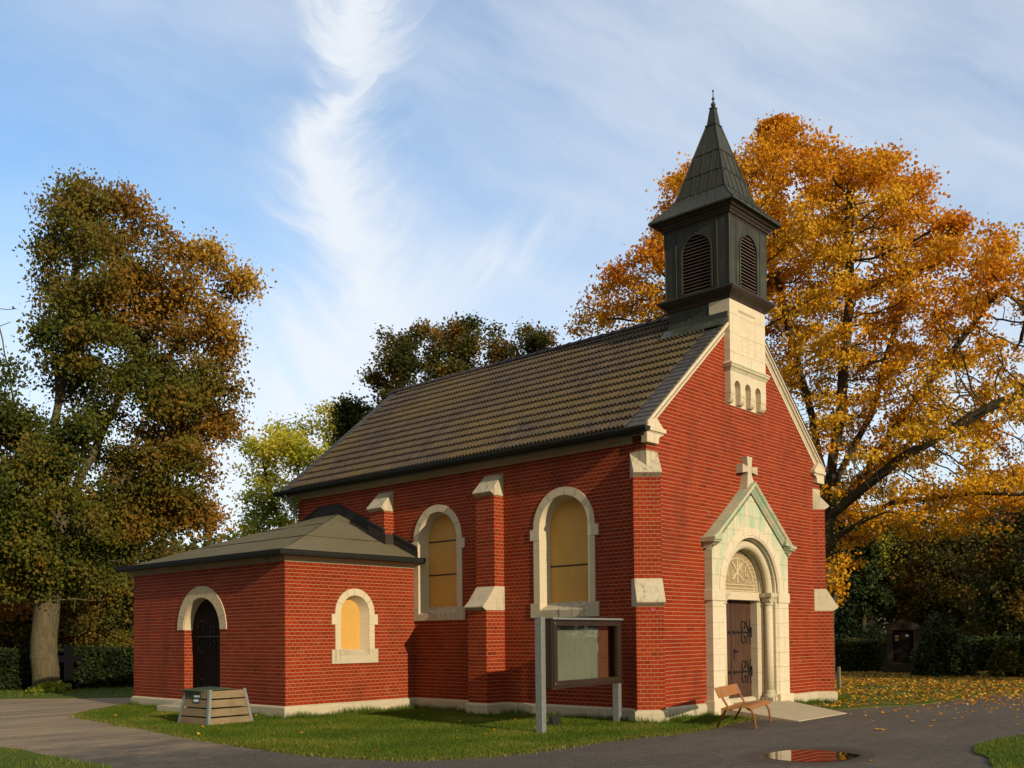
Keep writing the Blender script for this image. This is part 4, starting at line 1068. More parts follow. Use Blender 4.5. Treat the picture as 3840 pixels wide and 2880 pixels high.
MASPH = M_ground('asphalt', 'asphalt'); MLAWN = M_ground('lawn_turf', 'lawn'); MEARTH = M_ground('leaf_mould', 'earth')
o = sheet('ground', [(-900, -900), (900, -900), (900, 900), (-900, 900)], GZ - .02, MEARTH)
o = sheet('asphalt_path', [(-40, -40), (40, -40), (40, -3.0), (14, -2.4), (9, -2.0), (8, 8), (5, 18), (2, 24), (-30, 30), (-40, 30)], GZ, MASPH)
LAWNS = {}
L1 = smooth_poly([(-5.4, 11.3), (-5.75, 10.2), (-5.92, 8.84), (-6.16, 6.7), (-6.54, 4.14), (-6.74, 1.87), (-6.55, 0.2), (-5.96, -.65), (-5.09, -1.0), (-4.19, -1.08), (-2.81, -1.04), (-1.6, -1.24), (-.5, -1.28), (.34, -1.15), (1.3, -1.0), (1.98, -.9), (2.0, .1), (.3, .3), (.1, 6), (-3.3, 6.6), (-3.3, 12.6), (-3.2, 13.5), (-4.3, 12.6), (-5.2, 11.6)], jit=.05)
LAWNS['near'] = L1
LAWNS['far'] = smooth_poly([(-40, 38), (-14, 23.5), (-8, 20.8), (-4.26, 19.1), (-3.0, 17.7), (-1.6, 16.7), (.5, 15.4), (4, 14), (8, 14), (8, 60), (-40, 60)], jit=.08, seed=3)
LAWNS['left'] = smooth_poly([(-9.25, 5.6), (-9.22, 3.9), (-9.2, 2.6), (-9.25, 1.6), (-9.6, .6), (-10.6, -1.0), (-13, -2), (-20, 2), (-20, 14), (-11, 9)], jit=.05, seed=5)
LAWNS['right'] = smooth_poly([(4.9, -.3), (4.95, -1.2), (5.4, -1.5), (6.26, -1.67), (7.0, -2.12), (8.0, -2.25), (9.0, -2.2), (11.4, -2.3), (13.7, -2.6), (20, -3.2), (45, -6), (70, 20), (60, 60), (10, 60), (10, 20), (7.0, 11), (7.1, .3)], jit=.05, seed=7)
LAWNS['corner'] = smooth_poly([(1.62, -5.86), (.34, -5.72), (-.5, -5.8), (-1.1, -6.0), (-1.57, -6.3), (-2.3, -6.55), (-3.5, -7.6), (-2, -12), (6, -14), (10, -9), (5, -6.3)], jit=.04, seed=11)
for k_, p_ in LAWNS.items():
    sheet('lawn', p_, GZ + .022, MLAWN, {'near': 'lawn beside the chapel wall and annexe', 'far': 'grass strip in front of the far hedge', 'left': 'sunlit grass corner at the path edge', 'right': 'grass under the orange maple strewn with leaves', 'corner': 'grass corner beyond the puddle'}[k_], skirt=.05)
# puddle: a still film of water in a shallow dip
pd = smooth_poly([(-2.896, -3.85), (-2.511, -3.80), (-2.156, -3.98), (-2.009, -4.27), (-2.126, -4.67), (-2.25, -4.90), (-2.545, -4.95), (-3.0, -4.86), (-3.30, -4.62), (-3.28, -4.20)], jit=.07, seed=4)
mw, nt, out = new_mat('still_water'); n = NT(nt)
p = n.bsdf(out, (.012, .010, .008), .015, spec=.5); p.inputs['IOR'].default_value = 1.33
tw = n.noise(n.add('TexCoord').outputs['Object'], 2.2, 4)
sheet('puddle', pd, GZ + .004, mw, 'shallow puddle mirroring the red gable', kind='structure')

# slab ramp up to the door
rp = MB()
rp.hexa([(2.00, -1.95, GZ - .05), (4.28, -1.88, GZ - .05), (5.02, -.12, GZ - .05), (2.12, -.12, GZ - .05)], [(2.02, -1.93, GZ + .012), (4.26, -1.86, GZ + .012), (5.0, -.12, -.09), (2.14, -.12, -.09)])
tag(rp.build('ramp_slab', M_stone('concrete_slab', joints=None, streak=.35, col=(.42, .36, .25), dark=(.16, .13, .09)), bevel=.008), 'pale stone slab sloping up to the entrance door', 'ramp')

# ================================================================== NOTICE BOARD
eb = Vector((.9945, .105, 0)); nb = Vector((-.105, .9945, 0)); P0 = Vector((-2.69, .26, 0))
def NB(s, d, z): v = P0 + eb * s + nb * d; return (v.x, v.y, z)
nbt = thing('notice_board', 'brown glazed notice case hung between two galvanised posts on the lawn', 'notice board', tuple(P0 + eb * 1.1 + Vector((0, 0, GZ))))
GALV = M_plain('galvanised_steel', (.235, .25, .235), .48, .22, 14, metal=.35, bump=.1)
CASE = M_plain('brown_painted_metal', (.034, .021, .014), .38, .25, 3, bump=.04)
bxn = lambda m, s0, s1, d0, d1, z0, z1: m.box(s0, s1, d0, d1, z0, z1, X=NB)
for s0 in (-.128, 2.345):
    m = MB(); bxn(m, s0, s0 + .122, -.065, .065, -.45, 1.675 if s0 < 0 else 1.655); m.build('post', GALV, nbt, bevel=.006)
S1, D0, D1, Z0, Z1 = 2.27, -.195, .07, .487, 1.645
m = MB()
bxn(m, 0, S1, D1 - .02, D1, Z0, Z1); bxn(m, 0, .025, D0 + .05, D1, Z0, Z1); bxn(m, S1 - .025, S1, D0 + .05, D1, Z0, Z1); bxn(m, 0, S1, D0 + .05, D1, Z0, Z0 + .03); bxn(m, 0, S1, D0 + .05, D1, Z1 - .03, Z1)
m.build('case', CASE, nbt, weld=False)
m = MB(); fo = [(.0, Z0), (S1, Z0), (S1, Z1), (.0, Z1)]; fi = [(.155, Z0 + .125), (S1 - .165, Z0 + .125), (S1 - .165, Z1 - .115), (.155, Z1 - .115)]
fe = [(.035, Z0 + .03), (S1 - .035, Z0 + .03), (S1 - .035, Z1 - .03), (.035, Z1 - .03)]
P3 = lambda d: (lambda a: NB(a[0], d, a[1]))
m.strip([P3(D0 + .012)(a) for a in fo], [P3(D0 + .012)(a) for a in fe], True); m.strip([P3(D0 + .012)(a) for a in fo], [P3(D0 + .06)(a) for a in fo], True)
m.strip([P3(D0 + .012)(a) for a in fe], [P3(D0 + .03)(a) for a in fe], True)
f2 = [(.042, Z0 + .037), (S1 - .042, Z0 + .037), (S1 - .042, Z1 - .037), (.042, Z1 - .037)]
m.strip([P3(D0 + .03)(a) for a in fe], [P3(D0 + .03)(a) for a in f2], True); m.strip([P3(D0 + .03)(a) for a in f2], [P3(D0)(a) for a in f2], True)
m.strip([P3(D0)(a) for a in f2], [P3(D0)(a) for a in fi], True); m.strip([P3(D0)(a) for a in fi], [P3(D0 + .07)(a) for a in fi], True)
df = m.build('door_frame', CASE, nbt, recalc=True)
for s, z in ((.085, Z1 - .075), (.085, Z0 + .085)):
    m = MB(); m.tube([NB(s, D0 - .008, z), NB(s, D0 + .01, z)], .014, 10); m.build('lock', M_plain_cache('brass', (.45, .33, .16), .35, metal=.7), df)
gm, nt, out = new_mat('display_glass'); n = NT(nt)
tr = n.add('BsdfTransparent', {'Color': (.86, .88, .85, 1)}); gl = n.add('BsdfGlossy', {'Roughness': .02}); fr_ = n.add('LayerWeight', {'Blend': .5})
mx = n.add('MixShader'); nt.links.new(n.math('ADD', n.math('MULTIPLY', n.math('POWER', fr_.outputs['Facing'], 5.), .9), .045), mx.inputs[0]); nt.links.new(tr.outputs[0], mx.inputs[1]); nt.links.new(gl.outputs[0], mx.inputs[2]); nt.links.new(mx.outputs[0], out.inputs[0])
m = MB(); bxn(m, fi[0][0], fi[1][0], D0 + .040, D0 + .045, fi[0][1], fi[2][1]); m.build('glass', gm, df)
m = MB(); bxn(m, .03, 1.76, D1 - .05, D1 - .022, Z0 + .03, Z1 - .03); m.build('pinboard', M_plain('grey_green_pinboard', (.25, .255, .20), .8, .18, 2.5, stretch=(3, 3, .6)), nbt)
m = MB(); bxn(m, 1.765, S1 - .03, D1 - .045, D1 - .022, Z0 + .03, Z1 - .03); m.build('cork_strip', M_plain('brown_strip', (.15, .055, .028), .8, .3, 6), nbt)
m = MB()
for i in range(4):
    c_ = NB(1.752, D1 - .055, 1.20 - i * .042); m.lathe([(.008, c_[2] - .012), (.015, c_[2]), (.008, c_[2] + .012)], (c_[0], c_[1]), 8)
m.build('drawing_pins', M_plain('white_pin', (.8, .72, .55), .4, .1), nbt, weld=False)
m = MB(); bxn(m, -.006, S1 + .02, D0 - .02, D1 + .03, Z1, Z1 + .012); bxn(m, -.006, S1 + .02, D0 - .024, D0 - .016, Z1 - .012, Z1 + .012); bxn(m, -.006, S1 + .02, D0 - .016, D1 + .03, Z1 + .012, Z1 + .022)
m.build('top_cover', GALV, nbt, weld=False)

# small black flood lamp in the grass
m = MB(); fx0, fy0 = -1.43, 1.02
m.hexa([(fx0 - .13, fy0 - .05, GZ), (fx0 + .13, fy0 - .02, GZ), (fx0 + .12, fy0 + .12, GZ), (fx0 - .13, fy0 + .10, GZ)], [(fx0 - .10, fy0 + .03, GZ + .19), (fx0 + .10, fy0 + .05, GZ + .19), (fx0 + .10, fy0 + .11, GZ + .19), (fx0 - .10, fy0 + .10, GZ + .19)])
fl_ = m.build('flood_lamp', M_plain('black_housing', (.022, .021, .020), .45, .2), bevel=.006); tag(fl_, 'small black wedge-shaped flood lamp on the grass behind the notice board', 'lamp')
m = MB(); m.poly([(fx0 - .105, fy0 - .032, GZ + .03), (fx0 + .105, fy0 - .004, GZ + .03), (fx0 + .086, fy0 + .044, GZ + .17), (fx0 - .084, fy0 + .024, GZ + .17)])
gp = m.build('lamp_glass', M_plain('dusty_glass', (.13, .125, .115), .3, .2), fl_, recalc=False)

# ================================================================== BENCH
Lb = Vector((.955, .297, 0)); Db = Vector((.297, -.955, 0))
def BP(l, d, z): v = Lb * l + Db * d; return (v.x, v.y, z)
bt = thing('garden_bench', 'low brown bench with a tilted board back beside the slab ramp', 'bench', BP(.35, 1.65, GZ))
BWD = M_plain('brown_bench_paint', (.34, .135, .030), .42, .2, 5, bump=.05)
BMT = M_plain('brown_tube_paint', (.24, .095, .030), .4, .2, 9, bump=.03)
prof = [(1.46, .095), (1.55, .075), (1.68, .105), (1.80, .130), (1.90, .125), (1.965, .095)]
m = MB(); t_ = .022
up = [(d, z) for d, z in prof]; lo = [(d, z - t_) for d, z in prof][::-1]
ring = up + lo
m.strip([BP(-.60, d, z) for d, z in ring], [BP(1.24, d, z) for d, z in ring], True, False); m.poly([BP(-.60, d, z) for d, z in ring]); m.poly([BP(1.24, d, z) for d, z in ring][::-1])
m.build('seat', BWD, bt, bevel=.004)
m = MB(); q = [(1.445, .265), (1.365, .440), (1.345, .433), (1.425, .258)]
m.hexa([BP(-.63, d, z) for d, z in q], [BP(1.06, d, z) for d, z in q]); m.build('backrest', BWD, bt, bevel=.006)
for l in (-.44, .92):
    m = MB()
    for o_ in (-.035, .035): m.tube([BP(l + o_ * .7, 1.56, .06), BP(l + o_, 1.44, .27), BP(l + o_, 1.40, .36)], .013, 7)
    m.build('back_support', BMT, bt, weld=False)
    m = MB(); m.tube([BP(l + .13, 1.30, GZ), BP(l + .02, 1.50, .065), BP(l, 1.60, .06)], .020, 8); m.build('leg', BMT, bt)
    m = MB()
    for o_ in (-.028, .028): m.tube([BP(l + .13 + o_, 1.985, GZ), BP(l + .05 + o_, 1.965, -.02), BP(l + o_, 1.93, .055), BP(l + o_, 1.86, .09)], .014, 7)
    m.tube([BP(l + .102, 1.985, GZ + .012), BP(l + .158, 1.985, GZ + .012)], .014, 6)
    m.build('leg', BMT, bt, weld=False)

# ================================================================== SLATTED ENCLOSURE with bin
ea = Vector((.9986, .0523, 0)); ec = Vector((-.0523, .9986, 0)); K0 = Vector((-5.37, 6.14, 0))
KC = K0 + (ea + ec) * .50
crt = thing('slatted_crate', 'tapered wooden slat enclosure with zinc corner angles and a dark green sign', 'enclosure', (KC.x, KC.y, GZ))
KZ0, KZ1 = GZ + .01, GZ + .675
hK = lambda z: .505 - .105 * (z - KZ0) / (KZ1 - KZ0)
SLAT = M_wood('weathered_slat', (.245, .185, .105), (.165, .122, .070), 2.2, rough=.8, axis='x')
for (na_, ta_) in ((-ec, ea), (ec, -ea), (-ea, -ec), (ea, ec)):
    def KP(s, z, d=0.): v = KC + na_ * (hK(z) - d) + ta_ * s; return (v.x, v.y, z)
    for i in range(4):
        z0 = KZ0 + .012 + i * .166; z1 = z0 + .138
        m = MB(); m.hexa([KP(-hK(z0) + .02, z0, .028), KP(hK(z0) - .02, z0, .028), KP(hK(z0) - .02, z0), KP(-hK(z0) + .02, z0)], [KP(-hK(z1) + .02, z1, .028), KP(hK(z1) - .02, z1, .028), KP(hK(z1) - .02, z1), KP(-hK(z1) + .02, z1)])
        m.build('slat', SLAT, crt, bevel=.004)
for sa in (-1, 1):
    for sc_ in (-1, 1):
        m = MB()
        for (a1, a2) in ((ea * sa, ec * sc_), (ec * sc_, ea * sa)):
            def AP_(s, z, d): h = hK(z) + .008; v = KC + a1 * (h - d) + a2 * (h - s); return (v.x, v.y, z)
            m.hexa([AP_(0, KZ0 - .05, .006), AP_(.062, KZ0 - .05, .006), AP_(.062, KZ0 - .05, 0), AP_(0, KZ0 - .05, 0)], [AP_(0, KZ1 + .012, .006), AP_(.062, KZ1 + .012, .006), AP_(.062, KZ1 + .012, 0), AP_(0, KZ1 + .012, 0)])
        m.build('corner_angle', GALV, crt, weld=False)
# sign on the left-hand face
def SG(s, z, d=0.): v = KC + (-ea) * (hK(z) + .012 - d) + (-ec) * s; return Vector((v.x, v.y, z))
m = MB(); z0, z1 = .165, .375
m.hexa([SG(-.075, z0, .006), SG(.145, z0, .006), SG(.145, z0), SG(-.075, z0)], [SG(-.075, z1, .006), SG(.145, z1, .006), SG(.145, z1), SG(-.075, z1)])
sgn_ = m.build('sign', M_plain('dark_green_sign', (.008, .045, .050), .45, .1, bump=0), crt)
WHT = M_plain('white_lettering', (.78, .80, .78), .5, .03, bump=0)
for txt, zz in (('Pflanzen', .275), ('Abfälle', .190)):
    cu = bpy.data.curves.new('lettering', 'FONT'); cu.body = txt; cu.size = .062; cu.extrude = .0008; cu.align_x = 'CENTER'; cu.offset = .0016
    to = bpy.data.objects.new('lettering', cu); COL.objects.link(to); to.parent = sgn_; cu.materials.append(WHT)
    base = SG(.035, zz, -.0025) - world_org(sgn_)
    xd = -ec; zd = (SG(0, z1) - SG(0, z0)).normalized(); yd = zd
    nd = xd.cross(yd).normalized()
    mt = Matrix((xd, yd, nd)).transposed().to_4x4(); mt.translation = base; to.matrix_local = mt
    bpy.context.view_layer.update()
    lm = bpy.data.meshes.new_from_object(to.evaluated_get(bpy.context.evaluated_depsgraph_get())); bpy.data.objects.remove(to)
    to = finish('lettering', lm, [], sgn_); to.matrix_local = mt
bn = MB(); bc = KC + ec * .10 - ea * .16
def BN(a, c_, z): v = bc + ea * a + ec * c_; return (v.x, v.y, z)
bn.hexa([BN(-.20, -.22, GZ + .02), BN(.24, -.22, GZ + .02), BN(.24, .22, GZ + .02), BN(-.20, .22, GZ + .02)], [BN(-.28, -.28, .38), BN(.30, -.28, .40), BN(.30, .28, .41), BN(-.28, .28, .39)])
bo = bn.build('waste_bin', M_plain('green_plastic', (.040, .062, .030), .5, .15, 4, bump=.03), bevel=.01); tag(bo, 'green plastic bin with tilted lid standing inside the slatted enclosure', 'bin')
bn = MB(); bn.hexa([BN(-.34, -.33, .385), BN(.33, -.33, .405), BN(.33, .33, .415), BN(-.34, .33, .395)], [BN(-.335, -.325, .400), BN(.325, -.325, .430), BN(.325, .325, .44), BN(-.335, .325, .412)])
bn.build('lid', M_plain('green_lid', (.055, .080, .040), .5, .15, 4, bump=.03), bo, bevel=.008)

# post behind the right-hand buttress
m = MB(); m.hexa([(11.85, 1.66, GZ - .1), (11.95, 1.66, GZ - .1), (11.95, 1.76, GZ - .1), (11.85, 1.76, GZ - .1)], [(11.86, 1.67, .40), (11.94, 1.67, .40), (11.94, 1.75, .40), (11.86, 1.75, .40)])
tag(m.build('wooden_post', M_wood('grey_post', (.22, .18, .12), (.14, .11, .075), 2.), bevel=.01), 'short weathered post beside the chapel buttress and the leaf-strewn grass', 'post')

# ================================================================== VEGETATION
def mesh_np(name, V, F, tint=None, smooth=False):
    """V (n,3), F (m,k) int -> mesh; tint: per-face value stored as a face attribute"""
    me = bpy.data.meshes.new(name); V = np.asarray(V, np.float32); F = np.asarray(F, np.int32); k = F.shape[1]
    me.vertices.add(len(V)); me.vertices.foreach_set('co', V.ravel())
    me.loops.add(F.size); me.loops.foreach_set('vertex_index', F.ravel())
    me.polygons.add(len(F)); me.polygons.foreach_set('loop_start', np.arange(0, F.size, k, dtype=np.int32))
    me.update(calc_edges=True)
    if tint is not None:
        at = me.attributes.new('tint', 'FLOAT', 'FACE'); at.data.foreach_set('value', np.asarray(tint, np.float32))
    me.polygons.foreach_set('use_smooth', np.full(len(F), smooth))
    me.validate(); return me
LEAFSHAPE = np.array([(0, 0, 0), (-.42, .38, .10), (0, 1, -.06), (.42, .38, .10)])
MAPLE = np.array([(0, 0, 0), (-.30, .12, .03), (-.55, .48, .10), (-.22, .62, .02), (0, 1.0, -.10), (.22, .62, .02), (.55, .48, .10), (.30, .12, .03)])
def leaves(name, pos, size, tint, mat, parent=None, up=.5, shape='leaf', droop=.25, out_dir=None, origin=(0, 0, 0), r=rng):
    pos = np.asarray(pos, float) - np.asarray(origin); N = len(pos)
    nrm = r.normal(size=(N, 3)); nrm /= np.linalg.norm(nrm, axis=1)[:, None]; nrm[:, 2] = np.abs(nrm[:, 2]) * .6 + up
    if out_dir is not None: nrm += out_dir
    nrm /= np.linalg.norm(nrm, axis=1)[:, None]
    d = r.normal(size=(N, 3)); d[:, 2] -= droop * 2; d -= nrm * (d * nrm).sum(1)[:, None]; d /= np.linalg.norm(d, axis=1)[:, None]
    s = np.cross(d, nrm); sz = np.asarray(size)[:, None] if np.ndim(size) else np.full((N, 1), size)
    T = MAPLE if shape == 'maple' else LEAFSHAPE; k = len(T)
    V = np.concatenate([(pos + (s * t[0] + d * (t[1] - .3) + nrm * t[2]) * sz)[:, None, :] for t in T], axis=1).reshape(-1, 3)
    b = np.arange(N)[:, None] * k
    if k == 4: F = np.concatenate([b + np.array([[0, 3, 2]]), b + np.array([[0, 2, 1]])]); tt = np.tile(tint, 2)
    else:
        F = np.concatenate([b + np.array([[0, 2, 1]]), b + np.array([[0, 3, 2]]), b + np.array([[0, 4, 3]]), b + np.array([[0, 5, 4]]), b + np.array([[0, 6, 5]]), b + np.array([[0, 7, 6]])]); tt = np.tile(tint, 6)
    return finish(name, mesh_np(name, V, F, tt), mat, parent)
def inpoly(p, poly):
    x, y = p[:, 0], p[:, 1]; c = np.zeros(len(p), bool); k = len(poly)
    for i in range(k):
        x0, y0 = poly[i]; x1, y1 = poly[(i + 1) % k]
        h = (y0 > y) != (y1 > y)
        with np.errstate(divide='ignore', invalid='ignore'): c ^= h & (x < (x1 - x0) * (y - y0) / (y1 - y0 + 1e-12) + x0)
    return c
def edge_dist(p, poly):
    best = np.full(len(p), 1e9); P_ = np.asarray(poly, float)
    for i in range(len(P_)):
        a, b = P_[i], P_[(i + 1) % len(P_)]; ab = b - a; t = np.clip(((p - a) @ ab) / (ab @ ab + 1e-9), 0, 1)
        best = np.minimum(best, np.linalg.norm(p - (a + t[:, None] * ab), axis=1))
    return best
def vnoise(P_, sc_, seed=0.):
    return np.array([noise.noise((x * sc_ + seed, y * sc_, z * sc_)) for x, y, z in P_])
def axes_to(base):
    d = Vector((base[0] - CAM.x, base[1] - CAM.y, 0)).normalized(); return np.array((d.y, -d.x, 0)), np.array((d.x, d.y, 0))
def volume(base, poly, thick, n_, clump=.0, csc=.35, r=rng, soft=2.2, zmin=-9):
    """n_ points in a crown: outline poly in (across, up) metres, with depth going to nothing at the outline"""
    P_ = np.asarray(poly, float); lo, hi = P_.min(0), P_.max(0); R_, D_ = axes_to(base); out = []
    tot = 0
    while tot < n_:
        q = lo + (hi - lo) * r.random((n_ * 3, 2)); q = q[inpoly(q, poly)]
        e = np.clip(edge_dist(q, poly) / soft, 0, 1) ** .5
        dep = (r.random(len(q)) * 2 - 1) * thick * e
        X = np.asarray(base, float) + q[:, :1] * R_ + dep[:, None] * D_ + np.array((0, 0, 1)) * q[:, 1:]
        if clump: X = X[vnoise(X, csc, 3.3) > clump - 1 + .0]
        out.append(X); tot += len(X)
    return np.concatenate(out)[:n_]
def grow(root_paths, attr, step, reach, kill, iters=140):
    """space colonisation: limbs already drawn in root_paths, then twigs reach for the points in attr"""
    pos, par = [], []
    for path, parent_i in root_paths:
        last = parent_i
        for i, p in enumerate(path):
            p = Vector(p)
            if last is None or (p - pos[last]).length > step * .3:
                if last is not None:
                    k = max(1, int((p - pos[last]).length / step)); a = pos[last].copy()
                    for j in range(1, k + 1):
                        pos.append(a.lerp(p, j / k) + Vector((noise.noise(p * j * .7), noise.noise(p * j * .7 + Vector((9, 0, 0))), 0)) * step * .12); par.append(last); last = len(pos) - 1
                else: pos.append(p); par.append(-1); last = 0
    A_ = [Vector(a) for a in attr]; alive = list(range(len(A_)))
    near = {}
    newset = list(range(len(pos)))
    nd = np.full(len(A_), 1e9); ni = np.zeros(len(A_), int); AN = np.asarray(attr, float)
    for it in range(iters):
        if not len(newset): break
        NP = np.array([pos[i] for i in newset])
        kd = kdtree.KDTree(len(NP))
        for i, p in enumerate(NP): kd.insert(p, i)
        kd.balance()
        for a in alive:
            _, i, dd = kd.find(A_[a])
            if dd < nd[a]: nd[a] = dd; ni[a] = newset[i]
        alive = [a for a in alive if nd[a] > kill]
        acc = {}
        for a in alive:
            if nd[a] < reach:
                v = acc.setdefault(int(ni[a]), Vector((0, 0, 0))); v += (A_[a] - pos[int(ni[a])]).normalized()
        newset = []
        for i, v in acc.items():
            if v.length < 1e-4: continue
            q = pos[i] + (v.normalized() + Vector((random.uniform(-.2, .2), random.uniform(-.2, .2), random.uniform(-.15, .2)))).normalized() * step
            pos.append(q); par.append(i); newset.append(len(pos) - 1)
    return pos, par
def limb_mesh(name, pos, par, r_tip, r_base, expo, mat, parent, origin, minr=0., flare=1.6):
    n_ = len(pos); w_ = np.zeros(n_); kids = [0] * n_
    for i in range(n_ - 1, 0, -1):
        if w_[i] == 0: w_[i] = r_tip ** expo
        if par[i] >= 0: w_[par[i]] += w_[i]; kids[par[i]] += 1
    rad = np.maximum(w_, r_tip ** expo) ** (1 / expo)
    top = rad[0]; pw = math.log(r_base / r_tip) / max(1e-6, math.log(top / r_tip)); rad = r_tip * (rad / r_tip) ** pw
    V, F = [], []; b = 0
    for i in range(1, n_):
        p = par[i]
        if rad[i] < minr: continue
        a, c = pos[p], pos[i]; t = (c - a)
        if t.length < 1e-5: continue
        t.normalize(); k = 5 if rad[i] < .06 else (7 if rad[i] < .2 else 14)
        u = t.cross(Vector((.31, .17, .93)) if abs(t.z) < .9 else Vector((1, .1, 0))).normalized(); v = t.cross(u)
        ra = min(rad[p], rad[i] * 1.18) if kids[p] > 1 else rad[p]; rb = rad[i]
        if p == 0: ra *= flare
        e = t * rb * .3
        for (cc, r_) in ((a - e, ra), (c + e * .5, rb)):
            for j in range(k):
                an = 2 * math.pi * j / k; wob = 1 + (.10 * noise.noise((cc.z * .8, math.cos(an) * 1.4, math.sin(an) * 1.4 + cc.x)) if r_ > .15 else 0)
                q = cc + (u * math.cos(an) + v * math.sin(an)) * r_ * wob; V.append((q.x - origin[0], q.y - origin[1], q.z - origin[2]))
        for j in range(k): F.append((b + j, b + (j + 1) % k, b + k + (j + 1) % k, b + k + j))
        b += 2 * k
    return finish(name, mesh_np(name, V, F, None, True), mat, parent), rad
def tree(name, label, base, poly, thick, limbs, mat_leaf, mat_bark, n_attr, n_leaf, lsize, tintf, r_base, step=.5, reach=3.5, kill=.75, spread=.45, flat=.5, expo=2.3, r_tip=.014,
         clump=.0, csc=.35, up=.4, leafr=.05, group=None, shape='leaf', cat='tree', soft=2.2, droop=.25, keep=None, minr=0.):
    base = (*base, GZ - .05) if len(base) == 2 else base
    R_, D_ = axes_to(base); B = np.asarray(base, float)
    t = thing(name, label, cat, tuple(base), group)
    W_ = lambda a, b, c=0.: Vector(B + R_ * a + np.array((0, 0, 1)) * b + D_ * c)
    at = volume(base, poly, thick, n_attr, clump, csc, soft=soft)
    paths = []
    for li, (pts, par_) in enumerate(limbs): paths.append(([W_(*q) for q in pts], par_))
    # limbs start from the nearest node of the trunk drawn before them
    rp = [(paths[0][0], None)]
    pos0, par0 = [], []
    def run(all_):
        return grow(all_, at, step, reach, kill)
    flatp = [(paths[0][0], None)]
    cnt_pos = []
    # pre-walk to find indices
    pos, par = [], []
    def walk(path, last):
        for p in path:
            if last is None: pos.append(p); par.append(-1); last = 0; continue
            k = max(1, int((p - pos[last]).length / step)); a = pos[last].copy()
            for j in range(1, k + 1):
                q = a.lerp(p, j / k); q += Vector((noise.noise(q * 1.1), noise.noise(q * 1.1 + Vector((9, 0, 0))), 0)) * step * .22
                pos.append(q); par.append(last); last = len(pos) - 1
    walk(paths[0][0], None)
    for pth, _ in paths[1:]:
        i0 = min(range(len(pos)), key=lambda i: (pos[i] - pth[0]).length); walk(pth[1:] if (pos[i0] - pth[0]).length < step * 1.2 else pth, i0)
    # colonise
    A_ = at; nd = np.full(len(A_), 1e9); ni = np.zeros(len(A_), int); alive = np.ones(len(A_), bool); new = list(range(len(pos)))
    for it in range(120):
        if not new: break
        NP = np.array([pos[i] for i in new]); idx = np.array(new)
        al = np.where(alive)[0]
        if not len(al): break
        dd = np.linalg.norm(A_[al][:, None, :] - NP[None], axis=2) if len(al) * len(NP) < 4e6 else None
        if dd is None:
            m_ = np.empty(len(al)); a_ = np.empty(len(al), int)
            for q in range(0, len(al), 400):
                d_ = np.linalg.norm(A_[al[q:q + 400]][:, None, :] - NP[None], axis=2); a_[q:q + 400] = d_.argmin(1); m_[q:q + 400] = d_.min(1)
        else: a_ = dd.argmin(1); m_ = dd.min(1)
        bt = m_ < nd[al]; nd[al[bt]] = m_[bt]; ni[al[bt]] = idx[a_[bt]]
        alive &= nd > kill
        al = np.where(alive & (nd < reach))[0]; acc = {}
        for a in al:
            k = int(ni[a]); v = A_[a] - np.array(pos[k]); v /= np.linalg.norm(v) + 1e-9
            acc[k] = acc.get(k, 0) + v
        new = []
        for k, v in acc.items():
            L_ = np.linalg.norm(v)
            if L_ < 1e-3: continue
            q = Vector(v / L_) + Vector((random.uniform(-.25, .25), random.uniform(-.25, .25), random.uniform(-.15, .2)))
            pos.append(pos[k] + q.normalized() * step); par.append(k); new.append(len(pos) - 1)
    tr, rad = limb_mesh('trunk', pos, par, r_tip, r_base, expo, mat_bark, t, base, minr, 1.15)
    # leaf sprays round the thin twigs
    PN = np.array(pos); thin = np.where(rad < leafr)[0]
    if keep is not None: thin = thin[keep(PN[thin] - B, PN[thin])]
    pick = rng.choice(thin, n_leaf); c_ = PN[pick]
    off = rng.normal(size=(n_leaf, 3)) * spread; off[:, 2] *= flat
    # sprays keep an offset of their own so that they read as clumps
    P_ = c_ + off
    tint = tintf(P_ - B, P_, pick)
    leaves('crown', P_, lsize * rng.uniform(.65, 1.25, n_leaf), tint, mat_leaf, t, up=up, origin=base, shape=shape, droop=droop)
    return t
CL = lambda x: np.clip(x, 0, 1)
def cn(P_, s, seed=0.): return CL(.5 + .8 * vnoise(P_, s, seed))
BARK = M_bark('maple_bark', (.085, .068, .048), (.035, .028, .022))
BARKG = M_bark('grey_olive_bark', (.135, .112, .066), (.070, .057, .034), 2.4)
BARKD = M_bark('dark_bark', (.05, .042, .03), (.022, .018, .014))
LMAP = M_leaf('orange_maple_leaf', [(0, (.36, .085, .008)), (.25, (.55, .185, .009)), (.5, (.62, .27, .010)), (.8, (.66, .34, .014)), (1, (.64, .40, .028))], .36)
LCHE = M_leaf('chestnut_leaf', [(0, (.040, .056, .009)), (.25, (.085, .100, .014)), (.42, (.140, .112, .015)), (.60, (.180, .098, .014)), (.82, (.28, .140, .015)), (1, (.44, .26, .025))], .32)
LYEL = M_leaf('yellow_green_leaf', [(0, (.16, .20, .02)), (.5, (.36, .36, .03)), (1, (.55, .47, .05))], .45)
LDRK = M_leaf('bronze_green_leaf', [(0, (.030, .042, .009)), (.5, (.085, .084, .018)), (.8, (.17, .105, .020)), (1, (.27, .14, .022))], .28)
LEVG = M_leaf('evergreen_leaf', [(0, (.010, .018, .005)), (.5, (.026, .040, .009)), (1, (.060, .080, .018))], .12)
LRUS = M_leaf('russet_leaf', [(0, (.12, .035, .012)), (.5, (.28, .085, .022)), (1, (.42, .16, .03))], .35)

